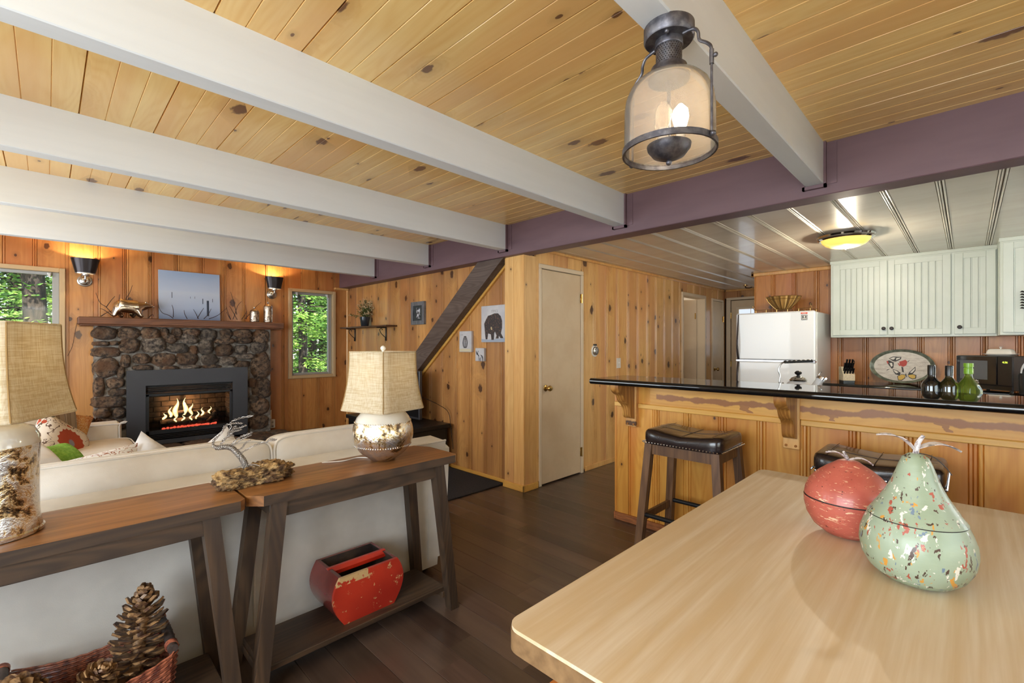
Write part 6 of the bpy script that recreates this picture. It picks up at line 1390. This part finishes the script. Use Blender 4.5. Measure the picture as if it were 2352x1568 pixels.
DK = plain('tray_ink', srgb(58, 54, 52), .6); YE = plain('tray_yellow', srgb(222, 184, 90), .6); RO = plain('tray_rose', srgb(186, 70, 60), .6); WH = plain('tray_white', srgb(232, 226, 214), .6)
tpoly([[(858, 420), (905, 432), (950, 462), (935, 492), (890, 480), (868, 450)], [(1040, 455), (1110, 385), (1112, 430), (1080, 470), (1030, 480)], [(812, 300), (860, 275), (955, 280), (950, 305), (890, 335), (860, 330)], [(785, 330), (815, 320), (870, 345), (868, 400), (850, 420), (815, 380)], [(780, 445), (800, 425), (830, 420), (800, 435)], [(1020, 335), (1052, 308), (1030, 338)], [(955, 390), (975, 395), (985, 455), (965, 450)], [(1000, 470), (1008, 465), (1022, 505), (1014, 508)], [(910, 500), (960, 475), (1005, 480), (1000, 520), (960, 550), (920, 548)], [(1028, 480), (1080, 470), (1122, 480), (1118, 520), (1080, 530), (1040, 510)]], DK, 'butterfly_outline')
tpoly([[(918, 502), (962, 480), (1000, 486), (994, 515), (958, 542), (925, 540)], [(1032, 484), (1078, 475), (1112, 486), (1108, 515), (1080, 522), (1044, 505)]], YE, 'butterfly_wing_yellow', -.0022)
tpoly([[(866, 428), (902, 438), (925, 458), (900, 468), (878, 450)], [(1050, 455), (1104, 400), (1104, 425), (1075, 458)], [(822, 303), (862, 283), (890, 288), (866, 312)], [(898, 292), (945, 287), (935, 300), (895, 318)], [(820, 352), (850, 350), (858, 385), (840, 395)]], WH, 'butterfly_wing_white', -.0022)
tpoly([[(912, 355), (925, 350), (945, 380), (935, 385)]], RO, 'rose_leaf', -.0024); tpoly([[(785, 335), (800, 325), (812, 350), (800, 365)]], RO, 'red_wing_spot', -.0024)
tpoly([[(930, 335), (960, 325), (1000, 310), (1022, 335), (1010, 375), (975, 392), (940, 375)]], RO, 'rose', -.0024)
mb = MB(Mt)
for sx, sy, w_ in ((640, 320, 150), (690, 370, 90), (650, 420, 130), (660, 470, 110), (720, 520, 120), (1130, 340, 120), (1150, 380, 100), (1120, 430, 90), (880, 560, 120)):
    mb.tube([(-.0015, *tp(sx + w_ * i / 14, sy + 7 * math.sin(i * 2.1 + sx))) for i in range(15)], .0009, 4)
mb.build('handwriting', plain('script_brown', srgb(168, 146, 128), .7), tr_)
# microwave set across the corner
mw = thing('microwave', 'black microwave set at an angle on the back counter', 'microwave', (5.67, -.10, .912), math.atan2(-.33, -.263)); M = rootmat(mw)
Wm = .212
MB(M).box((-Wm, 0, .018), (Wm, .33, .303), .004).build('body', BLACKP, mw)
MB(M).box((-Wm, -.012, .06), (Wm - .108, 0, .30), .004).build('door', plain('microwave_door', srgb(24, 24, 27), .08, coat=.5), mw); MB(M).box((-Wm + .035, -.0135, .10), (Wm - .175, -.012, .262)).build('window', plain('microwave_window', srgb(96, 100, 106), .25), mw)
MB(M).box((Wm - .104, -.010, .06), (Wm, 0, .30), .003).build('control_panel', plain('microwave_panel', srgb(30, 30, 33), .2), mw); MB(M).box((-Wm, -.009, .02), (Wm, 0, .056), .003).build('lower_trim', BLACKP, mw)
BT = plain('button_grey', srgb(176, 178, 180), .5)
bt_ = MB()
for r_ in range(9):
    for k in range(3 if r_ < 8 else 2): bt_.box((Wm - .086 + k * .027 + (.006 if r_ == 8 else 0), -.0115, .216 - r_ * .0155), (Wm - .066 + k * .027 + (.012 if r_ == 8 else 0), -.0098, .225 - r_ * .0155))
bt_.build('buttons', BT, mw, kind='stuff')
text('4:36', .022, M @ T((Wm - .05, -.0105, .245), R(90)), plain('clock_green', srgb(200, 220, 60), .5, emit=srgb(200, 225, 70), estr=1.2), mw, 'clock_digits')
text('RIVAL', .018, M @ T((.012 - .06, -.0125, .068), R(90)), WIREW, mw, 'lettering'); MB(M).prism([(-.062, .085), (-.034, .085), (-.030, .092), (-.040, .089), (-.048, .096), (-.056, .089), (-.066, .092)], -.0133, -.0122, 'Y').build('crown_mark', WIREW, mw)
for x_ in (-.18, .18):
    for y_ in (.03, .28): MB(M).lathe([(.012, 0), (.012, .018)], 10, (x_, y_, 0)).build('foot', BLACKP, mw)
bd = thing('butter_dish', 'white lidded butter dish on top of the microwave', 'butter dish', (5.80, -.205, 1.2155), R(-115)); M = rootmat(bd)
def rr(a, b, z, e=.35, n=32): return [(math.copysign(abs(math.cos(2 * math.pi * i / n)) ** e, math.cos(2 * math.pi * i / n)) * a, math.copysign(abs(math.sin(2 * math.pi * i / n)) ** e, math.sin(2 * math.pi * i / n)) * b, z) for i in range(n)]
MB(M).rings([rr(.075, .035, 0), (rr(.08, .04, .004)), rr(.105, .055, .014), rr(.106, .056, .017), rr(.08, .04, .012)], True).build('plate', WIREW, bd); MB(M).rings([rr(.085, .045, .014), rr(.084, .044, .03), rr(.076, .037, .052), rr(.066, .028, .058), rr(.01, .01, .059)], True).build('lid', WIREW, bd); MB(M).lathe([(.005, .057), (.005, .065), (.011, .070), (.009, .076), (.001, .078)], 14).build('lid_knob', WIREW, bd)
ck = thing('countertop_cooker', 'black countertop pot with a clear arched handle at the right edge', 'appliance', (5.40, -.43, .912))
MB().lathe([(.001, 0), (.13, 0), (.14, .01), (.145, .16), (.13, .185), (.001, .19)], 32, (5.40, -.43, .912)).build('pot', BLACKP, ck)
hd = MB()
for o_ in (-.014, 0, .014): hd.tube([(5.40 - .1 + o_ * .6, -.43 + .135 * math.cos(a), 1.09 + (.135 + o_) * math.sin(a)) for a in [i * math.pi / 16 for i in range(17)]], .005, 6)
hd.build('arched_handle', plain('clear_acrylic', srgb(220, 222, 226), .06, .2, coat=1), ck)
for k in range(3): MB().tube([(5.262 + .01, -.43 + (.10 - k * .02) * math.cos(a), .97 + k * .045 + .03 * math.sin(a)) for a in [i * math.pi / 10 for i in range(11)]], .004, 6).build('curved_fin', WIREW, ck)
# kitchen ceiling lamp, hook
kl = thing('ceiling_dome_light', 'amber glass dome light with a chrome rim on the kitchen ceiling', 'ceiling lamp', (4.57, .705, 2.12)); c0 = (4.57, .705, 0)
MB().lathe([(.001, 2.2), (.195, 2.2), (.198, 2.192), (.190, 2.180), (.192, 2.170), (.178, 2.160), (.165, 2.165), (.001, 2.17)], 48, c0).build('rim', CHROME, kl); MB().lathe([(.168, 2.166), (.160, 2.146), (.135, 2.122), (.095, 2.105), (.045, 2.096), (.002, 2.094)], 48, c0, caps=False).build('glass_dome', AMBER, kl)
MB().lathe([(.008, 2.095), (.008, 2.088), (.001, 2.082)], 10, c0).build('finial', BRASS, kl); MB().ball((4.57, .70, 2.135), .026, 10, 8).build('bulb', plain('kitchen_bulb', (1, .9, .7, 1), .3, emit=(1, .76, .4, 1), estr=9), kl)
light('kitchen_light', 'POINT', (4.57, .70, 2.135), 8, (1, .84, .6), size=.02); light('kitchen_light', 'POINT', (4.57, .70, 2.072), 17, (1, .88, .68), size=.02)  # second point light added under the dome for what the glass absorbs
hk = thing('ceiling_hook', 'tiny brass hook on the hall ceiling', 'hook', (7.36, 2.36, 2.15)); MB().lathe([(.03, 2.2), (.03, 2.19), (.012, 2.186)], 14, (7.36, 2.36, 0)).build('plate', BRASS, hk); MB().tube(bez([(7.36, 2.36, 2.19), (7.36, 2.36, 2.165), (7.36, 2.31, 2.155), (7.36, 2.27, 2.165)], 5), .007, 6).build('arm', DARKM, hk)

# ================================================================ OUTSIDE THE BACK WINDOWS
MB().box((-14, 6.8, -.7), (22, 34, -.6)).build('ground', noisy('forest_floor', srgb(120, 112, 70), srgb(70, 66, 42), 3, .95), kind='structure')
LEAFM = []
for i, (a, b) in enumerate(((srgb(158, 192, 92), srgb(78, 122, 48)), (srgb(186, 212, 122), srgb(98, 144, 62)), (srgb(124, 160, 88), srgb(60, 96, 46)))):
    m, n, p = new_mat('conifer_leaf%d' % i); v, _, _ = coords(n); col = mixc(n, smooth(n, noise_(n, v, 1.8, 3), .38, .62), a, b); n.links.new(col, p.inputs['Base Color']); p.inputs['Roughness'].default_value = .6
    t2 = nd(n, 'ShaderNodeBsdfTranslucent'); n.links.new(col, t2.inputs[0]); mx = nd(n, 'ShaderNodeMixShader'); mx.inputs[0].default_value = .45; out = n.nodes['Material Output']; n.links.new(p.outputs[0], mx.inputs[1]); n.links.new(t2.outputs[0], mx.inputs[2]); n.links.new(mx.outputs[0], out.inputs[0]); LEAFM.append(m)
TRK = noisy('conifer_bark', srgb(70, 58, 48), srgb(32, 27, 24), 5, .95, stretch=(3, 3, .6), bstr=1, bdist=.05)
def tree(x, y, r, h_, lab, lm, nb, spread_, z0=.6, leaf=.11, seed=1):
    random.seed(seed); t_ = thing('tree', lab, 'tree', (x, y, -.6), group='trees outside the back windows')
    MB().tube([(x + .05 * math.sin(k), y, -.62 + h_ * k / 8) for k in range(9)], [r * (1 - .5 * k / 8) * (1.2 if k == 0 else 1) for k in range(9)], 14).build('trunk', TRK, t_)
    V, F = [], []; tw_ = MB()
    for i in range(nb):
        a = random.random() * 6.283; z = z0 + random.random() ** .8 * (h_ - z0 - .4) ; L = spread_ * (.5 + .5 * random.random()) * (1 - .45 * z / h_)
        d = Vector((math.cos(a), math.sin(a), -.18)); b0 = Vector((x, y, z)); tw_.tube([b0, b0 + d * L * .5 + Vector((0, 0, .05)), b0 + d * L], [.018, .010, .003], 4, False)
        for j in range(26):
            t = .15 + .85 * j / 25; q = b0 + d * L * t + Vector((random.gauss(0, .10), random.gauss(0, .10), random.gauss(-.04, .07)))
            for c_ in range(3):
                q2 = q + Vector((random.gauss(0, .07), random.gauss(0, .07), random.gauss(0, .05))); u = Vector((random.uniform(-1, 1), random.uniform(-1, 1), random.uniform(-.5, .3))).normalized() * leaf * random.uniform(.5, 1.1); w2 = u.cross(Vector((random.uniform(-1, 1), random.uniform(-1, 1), 1))).normalized() * leaf * .28
                k = len(V); V += [q2 - u * .5, q2 + w2, q2 + u * .6, q2 - w2]; F.append((k, k + 1, k + 2, k + 3))
    tw_.build('branches', TRK, t_, kind='stuff', fixn=False)
    me = bpy.data.meshes.new('foliage'); inv = rootmat(t_).inverted(); me.from_pydata([tuple(inv @ q) for q in V], [], F); me.materials.append(lm); o = bpy.data.objects.new('foliage', me); C.objects.link(o); o.parent = t_; o['kind'] = 'stuff'
tree(-.17, 12.0, .19, 8.5, 'thick dark conifer trunk in the left window', LEAFM[0], 120, 2.0, 1.0, seed=2)
tree(4.62, 12.2, .12, 8, 'slim dark conifer trunk in the narrow window', LEAFM[0], 130, 1.5, .4, seed=3)
tree(-1.9, 14.5, .16, 8, 'bushy light green conifer behind the thick trunk in the left window', LEAFM[1], 190, 2.6, -.2, .13, seed=4)
tree(.9, 15.5, .13, 8, 'leafy conifer right of the thick trunk, far outside the left window', LEAFM[1], 190, 2.6, -.2, .13, seed=5)
tree(5.9, 14.8, .14, 8, 'bright green conifer right of the slim trunk in the narrow window', LEAFM[1], 230, 2.4, -.4, .12, seed=6)
tree(4.3, 16.5, .12, 8, 'pale green conifer far behind the slim trunk in the narrow window', LEAFM[1], 230, 2.6, -.4, .13, seed=7)
tree(7.4, 17.5, .18, 9, 'tall conifer at the far right outside the narrow window', LEAFM[2], 200, 3.0, -.2, .15, seed=8)
tree(-.6, 19, .2, 9, 'deep green conifer farthest away outside the left window', LEAFM[2], 220, 3.4, -.2, .16, seed=9)
tree(3.0, 20, .2, 9, 'deep green conifer farthest away between the two windows', LEAFM[2], 200, 3.4, -.2, .16, seed=10)
tree(6.4, 21, .2, 9, 'deep green conifer farthest away outside the narrow window', LEAFM[2], 220, 3.4, -.2, .16, seed=11)
